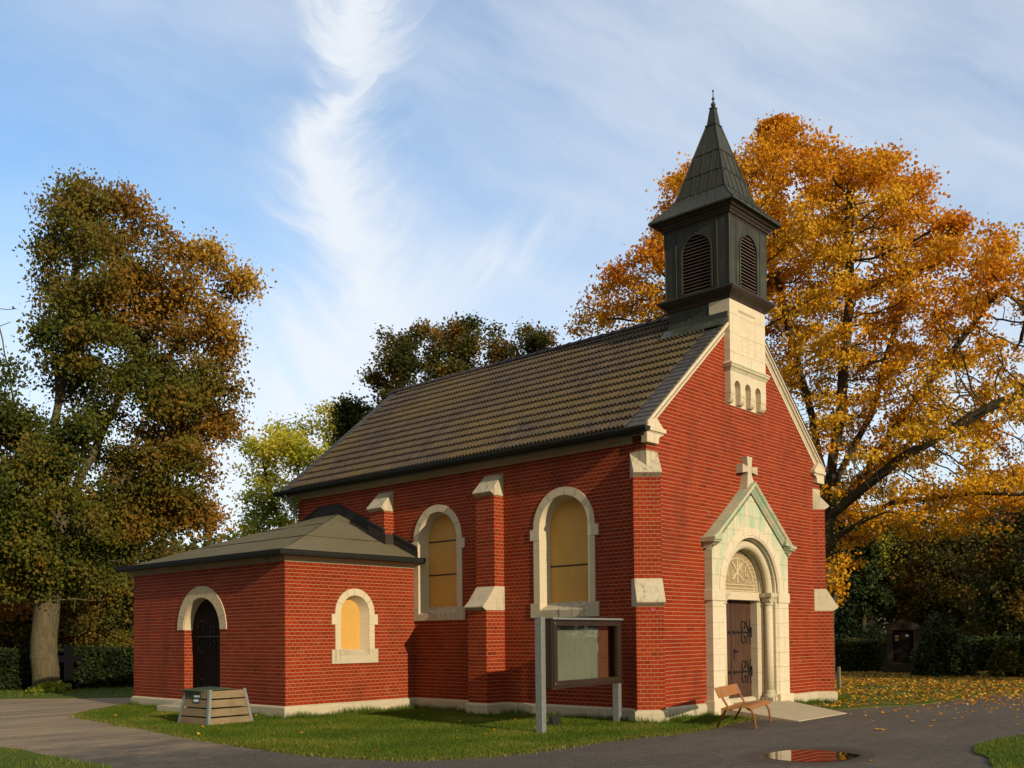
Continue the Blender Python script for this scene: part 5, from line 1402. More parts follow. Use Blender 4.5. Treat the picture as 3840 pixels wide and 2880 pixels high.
LLIT = M_leaf('litter_leaf', [(0, (.085, .040, .014)), (.3, (.22, .085, .016)), (.55, (.42, .19, .018)), (.8, (.58, .30, .025)), (1, (.62, .40, .05))], .2)
MP = [(a * .955 - .05, (z - 10) * .955 + 10) if z > 6 else (a, z) for a, z in [(-9.59, 13.7), (-8.8, 14.32), (-7.81, 15.09), (-6.82, 16.27), (-5.69, 16.56), (-5.75, 18.3), (-4.81, 18.84), (-2.81, 18.95), (-2.15, 19.69), (-.55, 19.8), (.38, 19.17), (1.89, 18.59), (3.22, 17.97), (4.0, 16.81), (4.2, 15.98), (5.33, 15.51), (6.32, 14.82), (7.9, 13.76), (9.04, 11.51), (9.23, 8.49), (8.65, 6.13), (6.63, 5.33), (4.82, 4.79), (3.11, 4.86), (2.07, 4.11), (1.48, 4.61), (.38, 2.4), (.0, 2.6), (-.24, 5.98), (-1.36, 9.0), (-4.57, 11.6), (-7.13, 12.4), (-9.09, 12.85)]]
def t_map(L_, P_, k): 
    z = CL((L_[:, 2] - 8) / 11)
    return CL(.84 - .36 * z + .75 * (cn(P_, .32) - .5) + rng.normal(size=len(P_)) * .13)
tree('maple_tree', 'tall orange maple with dark spreading limbs rising behind the chapel gable', (17.60, 4.78), MP, 5.0,
     [([(0, -.1), (.05, 4.34), (.02, 7.59), (-.4, 10.07), (-1.06, 12.6), (-1.6, 15.5)], None), ([(.15, 5.4), (.66, 9.16, -.5), (1.04, 13.18, -.8), (1.11, 17.0, -.8)], 0), ([(.2, 5.0), (2.2, 8.4, .8), (4.4, 11.4, 1.2), (6.2, 13.7, 1.4)], 0),
      ([(.15, 5.6), (2.4, 7.3, -1.6), (5.0, 8.6, -2.6), (8.2, 9.8, -3.2)], 0), ([(.14, 4.6), (2.2, 6.0, -1.0), (4.6, 6.0, -2.4), (7.4, 5.6, -3.4)], 0), ([(.1, 5.0), (1.4, 7.3, 2), (3.2, 8.8, 3.6), (5.0, 10.5, 4.0)], 0),
      ([(-.1, 7.2), (-1.2, 9.4, .6), (-3.2, 12.2, 1.2), (-5.0, 14.6, 1.4)], 0), ([(0, 6.4), (-.8, 8.8, -1.4), (-2.2, 12.0, -2.4), (-3.2, 15.6, -2.8)], 0), ([(.1, 4.4), (.9, 5.2, -1.8), (1.9, 5.4, -3.6), (3.4, 5.0, -4.6)], 0), ([(.3, 6.4), (1.8, 9.6, 1.6), (2.8, 13.4, 2.2), (3.0, 16.4, 2.2)], 0)],
     LMAP, BARK, 4200, 150000, .105, t_map, .37, step=.38, reach=3.6, kill=.50, spread=.24, flat=.5, expo=2.08, r_tip=.014, leafr=.024, shape='maple', up=.15, soft=2.6,
     keep=lambda L_, P_: vnoise(P_, .75, 1.7) > np.interp(L_[:, 2], [4, 8, 12, 15, 17.5], [.06, .12, .02, -.30, -.6]))

CP = [(-.22, 18.04), (.11, 18.52), (1.18, 18.65), (2.12, 18.66), (3.08, 18.15), (4.06, 17.71), (4.14, 16.6), (5.23, 17.38), (6.09, 16.99), (6.44, 16.32), (7.58, 15.95), (7.05, 14.96), (7.13, 13.88), (6.43, 12.71), (6.95, 11.51), (7.3, 10.09), (6.51, 9.49), (6.07, 7.85), (5.89, 5.71), (4.71, 5.15), (3.56, 4.77), (2.92, 3.6), (1.82, 2.9), (.6, 2.9), (-.59, 3.19), (-2.31, 3.02), (-3.7, 4.58), (-4.25, 7.7), (-3.59, 10.0), (-2.34, 10.8), (-1.49, 10.3), (-.4, 10.0), (.1, 11.33), (-.62, 12.23), (-1.06, 13.82), (-.18, 15.28), (-.63, 16.21), (-.03, 16.82)]
def t_che(L_, P_, k):
    R_, D_ = axes_to((-1.79, 22.08)); a = L_ @ R_
    o_ = CL((a - .5) / 6.0) * .40 + CL((L_[:, 2] - 10) / 9) * .26
    return CL(.24 + o_ * 1.25 + .55 * (cn(P_, .45, 4.) - .5) + .3 * (cn(P_, 1.6, 2.) - .5) + rng.normal(size=len(P_)) * .07)
CP = [(a * .907 * .975 + .05, (z * .907 - 8) * .975 + 8) for a, z in CP]
tree('chestnut_tree', 'big browning chestnut with pale trunk left of the low annexe', (-1.79, 22.08), CP, 3.2,
     [([(p[0] * .907, p[1] * .907 + (.12 if p[1] > 0 else 0), *p[2:]) for p in L_], q_) for L_, q_ in [([(0, -.1), (-.02, 1.2), (0, 2.5), (.14, 3.85), (.36, 7.17), (.28, 10.5), (.05, 13.6), (.12, 15.4)], None), ([(.10, 3.6), (-.38, 6.31), (-.9, 9.56), (-1.49, 12.78), (-1.8, 14.0)], 0), ([(.28, 9.6), (.73, 12.73), (1.03, 16.6)], 0),
      ([(.25, 4.6), (.95, 7.2, .8), (2.0, 9.81, 1.2), (3.57, 13.43, 1.4), (4.2, 16, 1.4)], 0), ([(.14, 4.02), (1.35, 6.05, -.6), (3.56, 8.91, -1.0), (5.91, 11.04, -1.2)], 0), ([(.1, 3.5), (-1.2, 5.2, -1.0), (-2.6, 7.0, -1.6)], 0), ([(.2, 4.3), (1.2, 6.6, 1.6), (3.0, 7.6, 2.2), (4.6, 7.8, 2.4)], 0)]],
     LCHE, BARKG, 2600, 170000, .118, t_che, .40, step=.42, reach=3.2, kill=.62, spread=.31, flat=.7, expo=2.2, r_tip=.012, leafr=.03, up=.08, soft=2.0, droop=.5,
     keep=lambda L_, P_: (vnoise(P_, .60, 8.1) > -.02))
def t_rand(c_, a_, s_=.4, seed=0.):
    return lambda L_, P_, k: CL(c_ + a_ * (cn(P_, s_, seed) - .5) + rng.normal(size=len(P_)) * .12)
tree('ash_tree', 'airy yellow-green tree behind the low annexe roof', (20.7, 40.34), [(-3.69, 8.7), (-3.28, 10.98), (-3.68, 12.39), (-2.72, 13.84), (-1.89, 15.3), (-.78, 15.77), (.34, 15.38), (1.47, 16.01), (2.89, 16.35), (4.6, 15.6), (5.0, 12), (4.2, 7), (2, 4.5), (-2, 4.5), (-3.6, 6)], 3.2,
     [([(.6, -.1), (.6, 4), (.3, 8), (.2, 12)], None), ([(.5, 6), (-1.2, 9.5), (-2.0, 12.5)], 0), ([(.5, 6.5), (2.0, 10), (2.8, 13.5)], 0)],
     LYEL, BARK, 700, 30000, .20, t_rand(.55, 1.1, .4), .3, step=.5, reach=3, kill=.8, spread=.45, flat=.6, leafr=.05, keep=lambda L_, P_: vnoise(P_, .5, 2.) > -.12)
tree('bronze_tree', 'dense bronze-green tree showing above the long roof ridge', (16.71, 22.97), [(-3.46, 14.13), (-3.13, 15.5), (-2.26, 16.2), (-1.5, 15.7), (-1.18, 16.23), (-.53, 16.79), (.12, 16.25), (.99, 16.59), (2.31, 16.4), (2.6, 15.7), (3.18, 16.06), (4.06, 16.52), (4.4, 15.7), (5.16, 16.31), (5.7, 15.54), (6.24, 14.0), (6.4, 11.0), (4.4, 7.8), (1, 6.5), (-2, 8), (-3.36, 12.0)], 3.2,
     [([(1, -.1), (1, 5), (.8, 9), (.8, 13)], None), ([(1, 6), (-.8, 9.5), (-1.8, 13)], 0), ([(1, 6.5), (2.8, 10), (4, 13.5)], 0)],
     LDRK, BARKD, 1300, 110000, .145, t_rand(.56, 1.0, .55, 2.), .35, step=.45, reach=3, kill=.75, spread=.27, flat=.7, leafr=.05, r_tip=.012)
tree('bronze_tree', 'smaller dark tree poking out beside the rear roof verge', (16.15, 28.76), [(-1.04, 12.2), (-.97, 13.3), (-.39, 13.97), (.53, 13.76), (1.46, 13.32), (2.4, 12.9), (2.2, 9), (1, 7), (-.4, 8), (-.9, 11)], 1.8,
     [([(.6, -.1), (.6, 5), (.5, 9), (.5, 12)], None)],
     LDRK, BARKD, 300, 20000, .15, t_rand(.40, .9, .55, 5.), .25, step=.45, reach=3, kill=.75, spread=.34, flat=.7, leafr=.05)

def at_D(u, D, z=GZ):
    """a spot D metres from the camera station in the compass direction u (pixels of a 3840-wide frame, used only to lay the place out)"""
    x = (u - 1920) / 3687.47; d = r0 * x + Vector((fw.x, fw.y, 0)); d.normalize(); return (CAM.x + d.x * D, CAM.y + d.y * D, z)
def bush(name, label, base, rx, h, n_leaf, ls, mat, tintf, cat='shrub', group=None, rz0=.0, squash=1., up=.35, stems=5, shape='leaf', power=2.4):
    t = thing(name, label, cat, base, group); B = np.array(base); R_, D_ = axes_to(base)
    k = n_leaf * 2; d = rng.normal(size=(k, 3)); d /= np.linalg.norm(d, axis=1)[:, None]; d[:, 2] = np.abs(d[:, 2])
    rad = rng.random(k) ** (1 / power); P_ = d * rad[:, None] * np.array((rx, rx * squash, h)); P_[:, 2] += rz0
    lump = 1 + .38 * vnoise(d * 2.1 + B * .37, 1.)
    P_ *= lump[:, None]; P_ = P_ + B; P_ = P_[(vnoise(P_, 1.3, 2.) > -.42) & (P_[:, 2] > GZ)][:n_leaf]
    m = MB()
    for i in range(stems):
        an = 2 * math.pi * i / stems + random.random(); e = (B[0] + math.cos(an) * rx * .55, B[1] + math.sin(an) * rx * .55 * squash, B[2] + h * .75)
        m.tube([(B[0] + .06 * math.cos(an), B[1] + .06 * math.sin(an), GZ - .05), ((B[0] * .6 + e[0] * .4), (B[1] * .6 + e[1] * .4), B[2] + h * .35), e], [.03 * max(.5, h / 2), .022 * max(.5, h / 2), .008], 5)
    m.build('stem', BARKD, t, weld=False, uv=False)
    leaves('crown', P_, ls * rng.uniform(.65, 1.25, len(P_)), tintf(P_ - B, P_, None), mat, t, up=up, origin=base, shape=shape, out_dir=(P_ - B) / (np.linalg.norm(P_ - B, axis=1)[:, None] + 1e-6) * .5)
    return t
def hedge(name, label, p, q, wid, h, n_leaf, ls, mat, tintf):
    p, q = Vector((*p[:2], 0)), Vector((*q[:2], 0)); c_ = (p + q) / 2; L_ = (q - p).length; e = (q - p).normalized(); nn = Vector((-e.y, e.x, 0))
    t = thing(name, label, 'hedge', (c_.x, c_.y, GZ)); B = np.array((c_.x, c_.y, GZ))
    m = MB(); k = 14; rows = []
    for i in range(k + 1):
        s = -L_ / 2 + .1 + (L_ - .2) * i / k; w_ = wid * .40 + .04 * noise.noise((s, 3, 1)); hh = h * .88 + .06 * noise.noise((s * 1.3, 7, 1))
        rows.append([c_ + e * s + nn * a + Vector((0, 0, z)) for a, z in ((-w_, GZ - .05), (-w_, GZ + hh * .8), (-w_ * .7, GZ + hh), (w_ * .7, GZ + hh), (w_, GZ + hh * .8), (w_, GZ - .05))])
    for a, b in zip(rows, rows[1:]): m.strip(a, b)
    m.poly(rows[0]); m.poly(rows[-1])
    m.build('dark_core', M_plain_cache('hedge_inside', (.012, .013, .007), .95, bump=0), t, uv=False)  # near-black solid core: the hedge's inner shade put into its colour
    u = rng.random((n_leaf, 3)); side = rng.random(n_leaf)
    s = (u[:, 0] - .5) * L_; a = np.where(side < .45, -wid / 2, np.where(side < .7, wid / 2, (u[:, 1] - .5) * wid)); z = np.where(side < .7, u[:, 2] * h, h)
    bmp = .10 * rng.normal(size=n_leaf) + .10 * vnoise(np.stack([s, a, z], 1), 1.2, 4.)
    P_ = B + np.outer(s, np.array(e)) + np.outer(a + np.sign(a) * bmp, np.array(nn)); P_[:, 2] = GZ + z * (1 + .06 * vnoise(np.stack([s, s * 0, z], 1), .8)) + .05 * rng.normal(size=n_leaf)
    leaves('crown', P_, ls * rng.uniform(.65, 1.25, n_leaf), tintf(P_ - B, P_, None), mat, t, up=.25, origin=tuple(B))
    return t
# ---- right-hand background
hedge('clipped_hedge', 'low dark clipped hedge beside the stone grave portal', at_D(3090, 45.), at_D(3325, 43.6), 1.3, 1.25, 9000, .12, LDRK, t_rand(.20, .7, 1.2))
hedge('clipped_hedge', 'dark hedge behind the white gravestone at the far right', at_D(3560, 46.), at_D(4050, 43.), 1.4, 1.3, 8000, .13, LEVG, t_rand(.6, .8, 1.2))
bush('rhododendron', 'broad dark rhododendron bush in front of the grave portal', at_D(3525, 39.6), 1.32, 2.15, 11000, .13, LEVG, t_rand(.62, .9, 1.6), squash=.8)
bush('laurel_bush', 'leafy light green laurel bush near the right edge', at_D(3775, 38.6), .55, 1.45, 2600, .13, LCHE, t_rand(.25, .3, 1.6))
bush('laurel_bush', 'dark round laurel bush cut by the right edge', at_D(3900, 39.5), 1.2, 1.9, 3500, .15, LEVG, t_rand(.35, .6, 1.6))
bush('juniper', 'spreading mid green juniper behind the white gravestone', at_D(3690, 50.5), 1.9, 1.85, 6000, .13, LCHE, t_rand(.34, .3, 1.6))
bush('boxwood_ball', 'dark clipped ball shrub left of the grave portal', at_D(3268, 47.), 1.0, 2.05, 4500, .10, LEVG, t_rand(.3, .4, 1.6), power=3.5)
g_back = 'background trees on the right'
def btree(name, label, u, D, w_, h, z0, mat, tf, n_leaf=7000, ls=.26, bark=BARKD, rb=.22, thick=2.6, lean=0., keep=None, n_attr=260, **kw):
    b = at_D(u, D); o_ = random.uniform(-.1, .1)
    poly = [(-w_ * .50, z0 + (h - z0) * .25), (-w_ * .48, z0 + (h - z0) * .6), (-w_ * .30, h * .93), (w_ * o_, h), (w_ * .30, h * .90), (w_ * .5, z0 + (h - z0) * .55), (w_ * .46, z0 + (h - z0) * .2), (w_ * .2, z0), (-w_ * .25, z0 + .1)]
    return tree(name, label, b[:2], poly, thick, [([(0, -.1), (lean * .3, h * .3), (lean, h * .62), (lean, h * .85)], None), ([(lean * .3, h * .3), (-w_ * .2, h * .55), (-w_ * .3, h * .75)], 0), ([(lean * .3, h * .35), (w_ * .2, h * .6), (w_ * .28, h * .78)], 0)],
                mat, bark, n_attr, n_leaf, ls, tf, rb, step=.5, reach=3.2, kill=.8, spread=.45, flat=.65, leafr=.06, keep=keep, **kw)
def conifer(name, label, u, D, w_, h, n_leaf, mat, tf, ls=.2):
    b = at_D(u, D); t = thing(name, label, 'conifer', b); B = np.array(b)
    m = MB(); m.tube([(b[0], b[1], GZ - .1), (b[0] + .05, b[1], GZ + h * .6), (b[0], b[1], GZ + h)], [w_ * .055, w_ * .03, .01], 8)
    br = []
    for i in range(70):
        f_ = random.random() ** .8; z = h * (.06 + .92 * f_); l = w_ * .5 * (1 - f_) ** .8 * random.uniform(.7, 1.1) + .1; an = random.random() * 6.283
        m.tube([(b[0], b[1], GZ + z), (b[0] + math.cos(an) * l, b[1] + math.sin(an) * l, GZ + z - l * .22)], [.018, .005], 4, caps=False); br.append((an, l, z))
    m.build('trunk', BARKD, t, weld=False, uv=False)
    bi = rng.integers(0, len(br), n_leaf); s = rng.random(n_leaf) ** .6; an = np.array([br[i][0] for i in bi]); l = np.array([br[i][1] for i in bi]); z = np.array([br[i][2] for i in bi])
    P_ = np.stack([np.cos(an) * l * s, np.sin(an) * l * s, z - l * s * .25], 1) + rng.normal(size=(n_leaf, 3)) * (.16, .16, .13); P_[:, 2] = np.maximum(P_[:, 2], .1)
    P_ += B
    leaves('crown', P_, ls * rng.uniform(.6, 1.2, n_leaf), tf(P_ - B, P_, None), mat, t, up=.3, origin=b)
    return t
conifer('spruce_tree', 'dark bluish spruce standing right behind the chapel corner', 3235, 50., 3.4, 7.4, 9000, LEVG, t_rand(.45, .5, .9))
conifer('spruce_tree', 'narrow dark spruce just left of the grave portal', 3150, 54., 2.6, 9.0, 7000, LEVG, t_rand(.35, .5, .9))
btree('lime_tree', 'dim green lime tree behind the grave portal', 3420, 58., 7.0, 8.6, .6, LDRK, t_rand(.62, .9), 22000, .19)
btree('lime_tree', 'olive lime tree above the rhododendron', 3640, 56., 6.0, 8.0, .8, LDRK, t_rand(.78, .9, .4, 3.), 20000, .19, rb=.34)
btree('lime_tree', 'dark green lime tree at the far right edge', 3880, 50., 6.0, 7.6, .5, LDRK, t_rand(.52, .9, .4, 6.), 20000, .19)
btree('russet_tree', 'rust red tree glowing behind the lime trees on the right', 3800, 66., 7.0, 12.0, 3.0, LRUS, t_rand(.65, .9, .4, 6.), 18000, .20)
btree('russet_tree', 'yellowing tree far behind the maple trunk', 3330, 72., 7.0, 10.0, 2.0, LMAP, t_rand(.35, .6, .4, 9.), 16000, .22)
m = MB(); b_ = at_D(3262, 53.5); m.tube([(b_[0], b_[1], GZ - .1), (b_[0] + .15, b_[1] - .1, 3.), (b_[0] + .1, b_[1] - .2, 6.5)], [.075, .06, .03], 8)
bt_ = thing('birch_tree', 'thin pale birch in front of the bluish spruce', 'tree', b_)
m.build('trunk', M_bark('birch_bark', (.24, .22, .19), (.08, .07, .06), 1.2), bt_, uv=False)
Pq = np.array(b_) + np.array((.1, -.2, 6.2)) + rng.normal(size=(900, 3)) * (.8, .8, .9)
leaves('crown', Pq, .13 * rng.uniform(.7, 1.2, 900), CL(.4 + rng.normal(size=900) * .15), LYEL, bt_, origin=b_)

# grave portal (stone frame with pediment and dark slab)
gx = at_D(3384, 42.1); gp_ = thing('grave_portal', 'dark brown stone grave portal with shallow gable and small plaques', 'grave monument', gx)
gR, gD = axes_to(gx)
def GP(a, d, z): return (gx[0] + gR[0] * a + gD[0] * d, gx[1] + gR[1] * a + gD[1] * d, GZ + z)
MST = M_plain('brown_gravestone', (.062, .048, .038), .9, .25, 5, spec=.05)
MSD = M_plain('dark_gravestone', (.022, .018, .015), .9, .2, 5, spec=.05)
gb = lambda m, a0, a1, d0, d1, z0, z1: m.box(a0, a1, d0, d1, z0, z1, X=GP)
m = MB(); gb(m, -.80, .80, -.30, .30, -.1, .22); gb(m, -.72, .72, -.25, .25, .22, .42); m.build('base', MST, gp_, bevel=.01, weld=False)
for sg in (-1, 1):
    m = MB(); a, b = sorted((sg * .38, sg * .62)); gb(m, a, b, -.17, .17, .42, 1.72); m.build('pillar', MST, gp_, bevel=.01)
m = MB(); m.prism([(-.68, 1.72), (.68, 1.72), (.68, 1.86), (.40, 2.02), (0, 2.12), (-.40, 2.02), (-.68, 1.86)], lambda a, b, d: GP(a, d, b), -.21, .21); pdm = m.build('pediment', MST, gp_, bevel=.01)
m = MB()
for q in ((-.055, .055, 1.93, 1.95), (-.055, .055, 1.84, 1.86), (-.045, -.025, 1.84, 1.95), (.025, .045, 1.84, 1.95), (-.055, .055, 1.885, 1.902)): gb(m, q[0], q[1], -.222, -.20, q[2], q[3])
m.build('emblem', MSD, pdm, weld=False)
m = MB(); gb(m, -.38, .38, -.06, .06, .42, 1.72); m.build('slab', MSD, gp_)
for a, z, w_, c_ in ((-.235, 1.47, .13, (.50, .33, .08)), (-.235, 1.335, .13, (.50, .33, .08)), (.15, 1.50, .115, (.42, .42, .40))):
    m = MB(); gb(m, a - w_ / 2, a + w_ / 2, -.075, -.058, z - .045, z + .045); m.build('plaque', M_plain_cache('plaque_' + ('white' if a > 0 else 'yellow'), c_, .6), gp_)
gw = at_D(3684, 47.8); wR, wD = axes_to(gw)
m = MB(); m.prism([(-.19, -.1), (.19, -.1), (.19, .86), (.12, .93), (-.12, .93), (-.19, .86)], lambda a, b, d: (gw[0] + wR[0] * a + wD[0] * d, gw[1] + wR[1] * a + wD[1] * d, GZ + b), -.06, .06)
tag(m.build('gravestone', M_plain('white_marble', (.62, .62, .60), .5, .1, 4), bevel=.01), 'small white gravestone between the dark bushes on the right', 'gravestone')
# pale shed glimpsed between the trees
sh = at_D(3370, 62.); sR, sD = axes_to(sh)
st_ = thing('garden_shed', 'white shed half hidden by the trees behind the grave portal', 'shed', sh)
SH = lambda a, d, z: (sh[0] + sR[0] * a + sD[0] * d, sh[1] + sR[1] * a + sD[1] * d, GZ + z)
m = MB(); m.box(-2.0, .95, 0, 2.4, -.1, 2.1, X=SH); m.build('wall', M_plain('white_boards', (.55, .56, .55), .7, .12, 3), st_)
m = MB(); m.prism([(-2.25, 2.12), (1.15, 2.12), (-.5, 2.75)], lambda a, b, d: SH(a, d, b), -.2, 2.6); m.build('roof', M_plain('pale_roof_sheet', (.60, .63, .66), .5, .1, 3), st_)
m = MB()
for i in range(4): m.box(-.1, .75, -.012, 0, 1.0 + i * .2, 1.08 + i * .2, X=SH)
m.build('vent', MSD, st_, weld=False)

# ---- left-hand background
hl0, hl1 = at_D(-260, 36.5), at_D(560, 36.0)
hedge('clipped_hedge', 'long dark hedge behind the pale chestnut trunk', at_D(-260, 37.2), at_D(620, 37.0), 1.1, 1.28, 16000, .11, LEVG, t_rand(.22, .8, 1.4))
cz_ = at_D(258, 35.6); cR, cD = axes_to(cz_); m = MB(); CZ = lambda a, d, z: (cz_[0] + cR[0] * a + cD[0] * d, cz_[1] + cR[1] * a + cD[1] * d, GZ + z)
m.box(-.14, .14, -.1, .1, -.1, 1.50, X=CZ); m.box(-.42, -.14, -.1, .1, .93, 1.15, X=CZ); m.box(.14, .42, -.1, .1, .93, 1.15, X=CZ); m.box(-.22, .22, -.16, .16, -.1, .25, X=CZ)
tag(m.build('grave_cross', M_plain('black_stone', (.007, .007, .008), .95, .2, spec=.02), weld=False), 'black stone grave cross beside the chestnut trunk', 'grave cross')
g2 = at_D(119, 45.); aR, aD = axes_to(g2); m = MB(); m.prism([(-.21, -.1), (.21, -.1), (.21, 1.0), (.0, 1.06), (-.21, 1.0)], lambda a, b, d: (g2[0] + aR[0] * a + aD[0] * d, g2[1] + aR[1] * a + aD[1] * d, GZ + b), -.08, .08)
tag(m.build('gravestone', M_plain('grey_brown_stone', (.24, .20, .16), .8, .2, 5), bevel=.01), 'plain grey brown gravestone just left of the chestnut trunk', 'gravestone')
wp = at_D(50, 58.); vR, vD = axes_to(wp); wt_ = thing('garden_wall', 'bright white low wall beyond the hedge at the far left', 'wall', wp)
WP = lambda a, d, z: (wp[0] + vR[0] * a + vD[0] * d, wp[1] + vR[1] * a + vD[1] * d, GZ + z)
m = MB(); m.box(-2.2, .85, 0, .3, -.1, .88, X=WP); m.build('wall', M_plain('white_render', (.80, .80, .78), .7, .06, 3), wt_)
m = MB(); m.box(-2.25, .9, -.05, .35, .885, .96, X=WP); m.build('coping', M_plain_cache('white_coping', (.74, .74, .72), .7), wt_)
m = MB(); fp0, fp1 = at_D(400, 46.), at_D(640, 46.)
ft = thing('rail_fence', 'grey wooden rail fence behind the low annexe', 'fence', fp0)
f0, f1 = Vector(fp0), Vector(fp1)
for i in range(4):
    p = f0.lerp(f1, i / 3); mm = MB(); mm.box(p.x - .05, p.x + .05, p.y - .05, p.y + .05, GZ - .1, .98); mm.build('post', M_plain_cache('grey_fence', (.30, .25, .18), .8), ft)
for z in (.45, .88):
    mm = MB(); mm.hexa([(f0.x, f0.y - .06, z), (f1.x, f1.y - .06, z), (f1.x, f1.y - .02, z), (f0.x, f0.y - .02, z)], [(f0.x, f0.y - .06, z + .09), (f1.x, f1.y - .06, z + .09), (f1.x, f1.y - .02, z + .09), (f0.x, f0.y - .02, z + .09)])
    mm.build('rail', M_plain_cache('grey_fence', (.30, .25, .18), .8), ft)
bush('boxwood_ball', 'rounded dark green shrub behind the black grave cross', at_D(358, 41.), .95, 1.45, 3500, .11, LEVG, t_rand(.7, .5, 1.6))
conifer('cypress', 'small yellow-green cypress beside the rail fence', 440, 43., 1.1, 1.9, 2600, LCHE, t_rand(.38, .3, 1.6), .13)
bush('ivy_clump', 'bright green leafy clump at the foot of the chestnut trunk', at_D(205, 33.9), .55, .36, 500, .15, LYEL, t_rand(.15, .5, 2.), stems=4)
bush('ivy_clump', 'small green leafy clump left of the chestnut foot', at_D(140, 33.8), .38, .22, 260, .14, LYEL, t_rand(.1, .5, 2.), stems=3)
btree('beech_tree', 'dark green tree filling the gap behind the chestnut', 430, 54., 8.0, 9.0, .6, LDRK, t_rand(.48, .9, .4, 1.), 20000, .20)
btree('beech_tree', 'dark tree behind the hedge at the far left', 40, 56., 8.0, 9.5, 1.3, LDRK, t_rand(.42, .9, .4, 5.), 20000, .20)
btree('russet_tree', 'orange brown tree seen past the chestnut trunk', 265, 60., 8.0, 10.5, 1.3, LRUS, t_rand(.7, .9, .4, 2.), 18000, .21)
btree('russet_tree', 'red brown tree at the left edge behind the chestnut', -60, 47., 7.0, 11.5, 2.4, LRUS, t_rand(.55, .9, .4, 7.), 18000, .19)
# a far-off wood that reads as one mass behind everything
pts = []; ti = []
for uu_, D_, n_, hh in ((-500, 78, 1, 8.5), (-200, 84, 1, 10), (150, 80, 1, 9), (480, 82, 1, 10), (800, 90, 1, 11), (1100, 92, 1, 8), (1450, 90, 1, 8), (1800, 92, 1, 8.5), (2150, 90, 1, 8), (2500, 92, 1, 9), (2800, 90, 1, 10), (-900, 74, 1, 9), (-1500, 70, 1, 10), (4800, 72, 1, 10), (5400, 70, 1, 11), (3050, 88, 1, 11), (3300, 82, 1, 9), (3550, 84, 1, 9.5), (3800, 80, 1, 10), (4100, 76, 1, 11), (4400, 70, 1, 10)):
    b = at_D(uu_, D_); k = 4600; d = rng.normal(size=(k, 3)); d /= np.linalg.norm(d, axis=1)[:, None]
    q = d * (rng.random(k) ** .4)[:, None] * (8.5, 6.0, hh * .55) * (1 + .35 * vnoise(d, 1.8, uu_ * .01))[:, None] + (b[0], b[1], GZ + hh * .45); pts.append(q[q[:, 2] > GZ])
pts = np.concatenate(pts); fwood = leaves('far_wood', pts, .62 * rng.uniform(.6, 1.3, len(pts)), CL(.35 + .8 * (cn(pts, .12) - .5) + rng.normal(size=len(pts)) * .12), LDRK, None, up=.3)
tag(fwood, 'dark far wood closing the view behind the cemetery trees', None, None, 'stuff')

# ---- unseen trees added west and south-east of the chapel to cut sky and sun light
def copy_tree(root, loc, rz, sc_=1., label=None, group=None):
    r_ = root.copy(); COL.objects.link(r_); r_.location = loc; r_.rotation_euler = (0, 0, rz); r_.scale = (sc_,) * 3
    if label: r_['label'] = label
    if group: r_['group'] = group
    for ch_ in list(root.children):
        c_ = ch_.copy(); COL.objects.link(c_); c_.parent = r_
    return r_
SRC = [o for o in bpy.data.objects if o.name in ('bronze_tree', 'beech_tree', 'lime_tree')]
SRC = {o.name: o for o in SRC}
for i, (x, y, s, rz, k) in enumerate([(-27, -1, 1.0, .5, 'bronze_tree'), (-27, 10, .95, 2., 'bronze_tree'), (-26, 21, 1., 4., 'bronze_tree'), (-34, -10, 1.1, 3., 'bronze_tree'), (-36, 30, 1.1, 1., 'bronze_tree'), (-22, 14, .8, 1.2, 'bronze_tree'), (-21, 27, .9, 5.2, 'bronze_tree'), (-30, 4, 1.1, 2.5, 'bronze_tree'),
                                      (20.5, -13, 1.1, .6, 'lime_tree'), (41, -16, 1.3, 4.1, 'beech_tree')]):
    copy_tree(SRC[k], (x, y, GZ - .05), rz, s, 'unseen tree added outside the picture for its shade', 'unseen trees added outside the picture for their shade')

# ================================================================== GRASS AND FALLEN LEAVES
def blades(name, poly, density, hgt, mat, label, seed, wmin=.006, cap=160000, fade=None, avoid=None):
    r = np.random.default_rng(seed); P_ = np.asarray(poly); lo, hi = P_.min(0), P_.max(0)
    n_ = int(min(cap * 3, density * (hi - lo).prod())); q = lo + (hi - lo) * r.random((n_, 2)); q = q[inpoly(q, poly)]
    if fade is not None: q = q[r.random(len(q)) < fade(q)]
    q = q[:cap]; n_ = len(q)
    gy = CL(.5 + .9 * np.array([noise.noise((a * .9, b * .9, seed)) for a, b in q]))
    h = hgt * r.uniform(.5, 1.35, n_) * (.7 + .6 * gy); an = r.random(n_) * 6.283; ln = r.normal(size=(n_, 2)) * .45
    wv_ = np.stack([np.cos(an), np.sin(an)], 1) * (wmin * r.uniform(.7, 1.5, n_))[:, None]
    z0 = GZ + .018
    V = np.empty((n_, 3, 3)); V[:, 0, :2] = q - wv_; V[:, 1, :2] = q + wv_; V[:, 0, 2] = V[:, 1, 2] = z0; V[:, 2, :2] = q + ln * h[:, None]; V[:, 2, 2] = z0 + h
    F = np.arange(n_ * 3).reshape(-1, 3)
    o = finish(name, mesh_np(name, V.reshape(-1, 3), F, CL(.25 + .5 * gy + r.normal(size=n_) * .18)), mat)
    return tag(o, label, None, None, 'stuff')
LGR = M_leaf('grass_blade', [(0, (.042, .075, .007)), (.5, (.088, .145, .012)), (.8, (.15, .175, .022)), (1, (.32, .25, .07))], .35, .6)
dC = lambda q: np.linalg.norm(q - np.array((CAM.x, CAM.y)), axis=1)
blades('grass', LAWNS['near'], 4200, .046, LGR, 'short green grass of the lawn along the chapel', 1, .006, 180000)
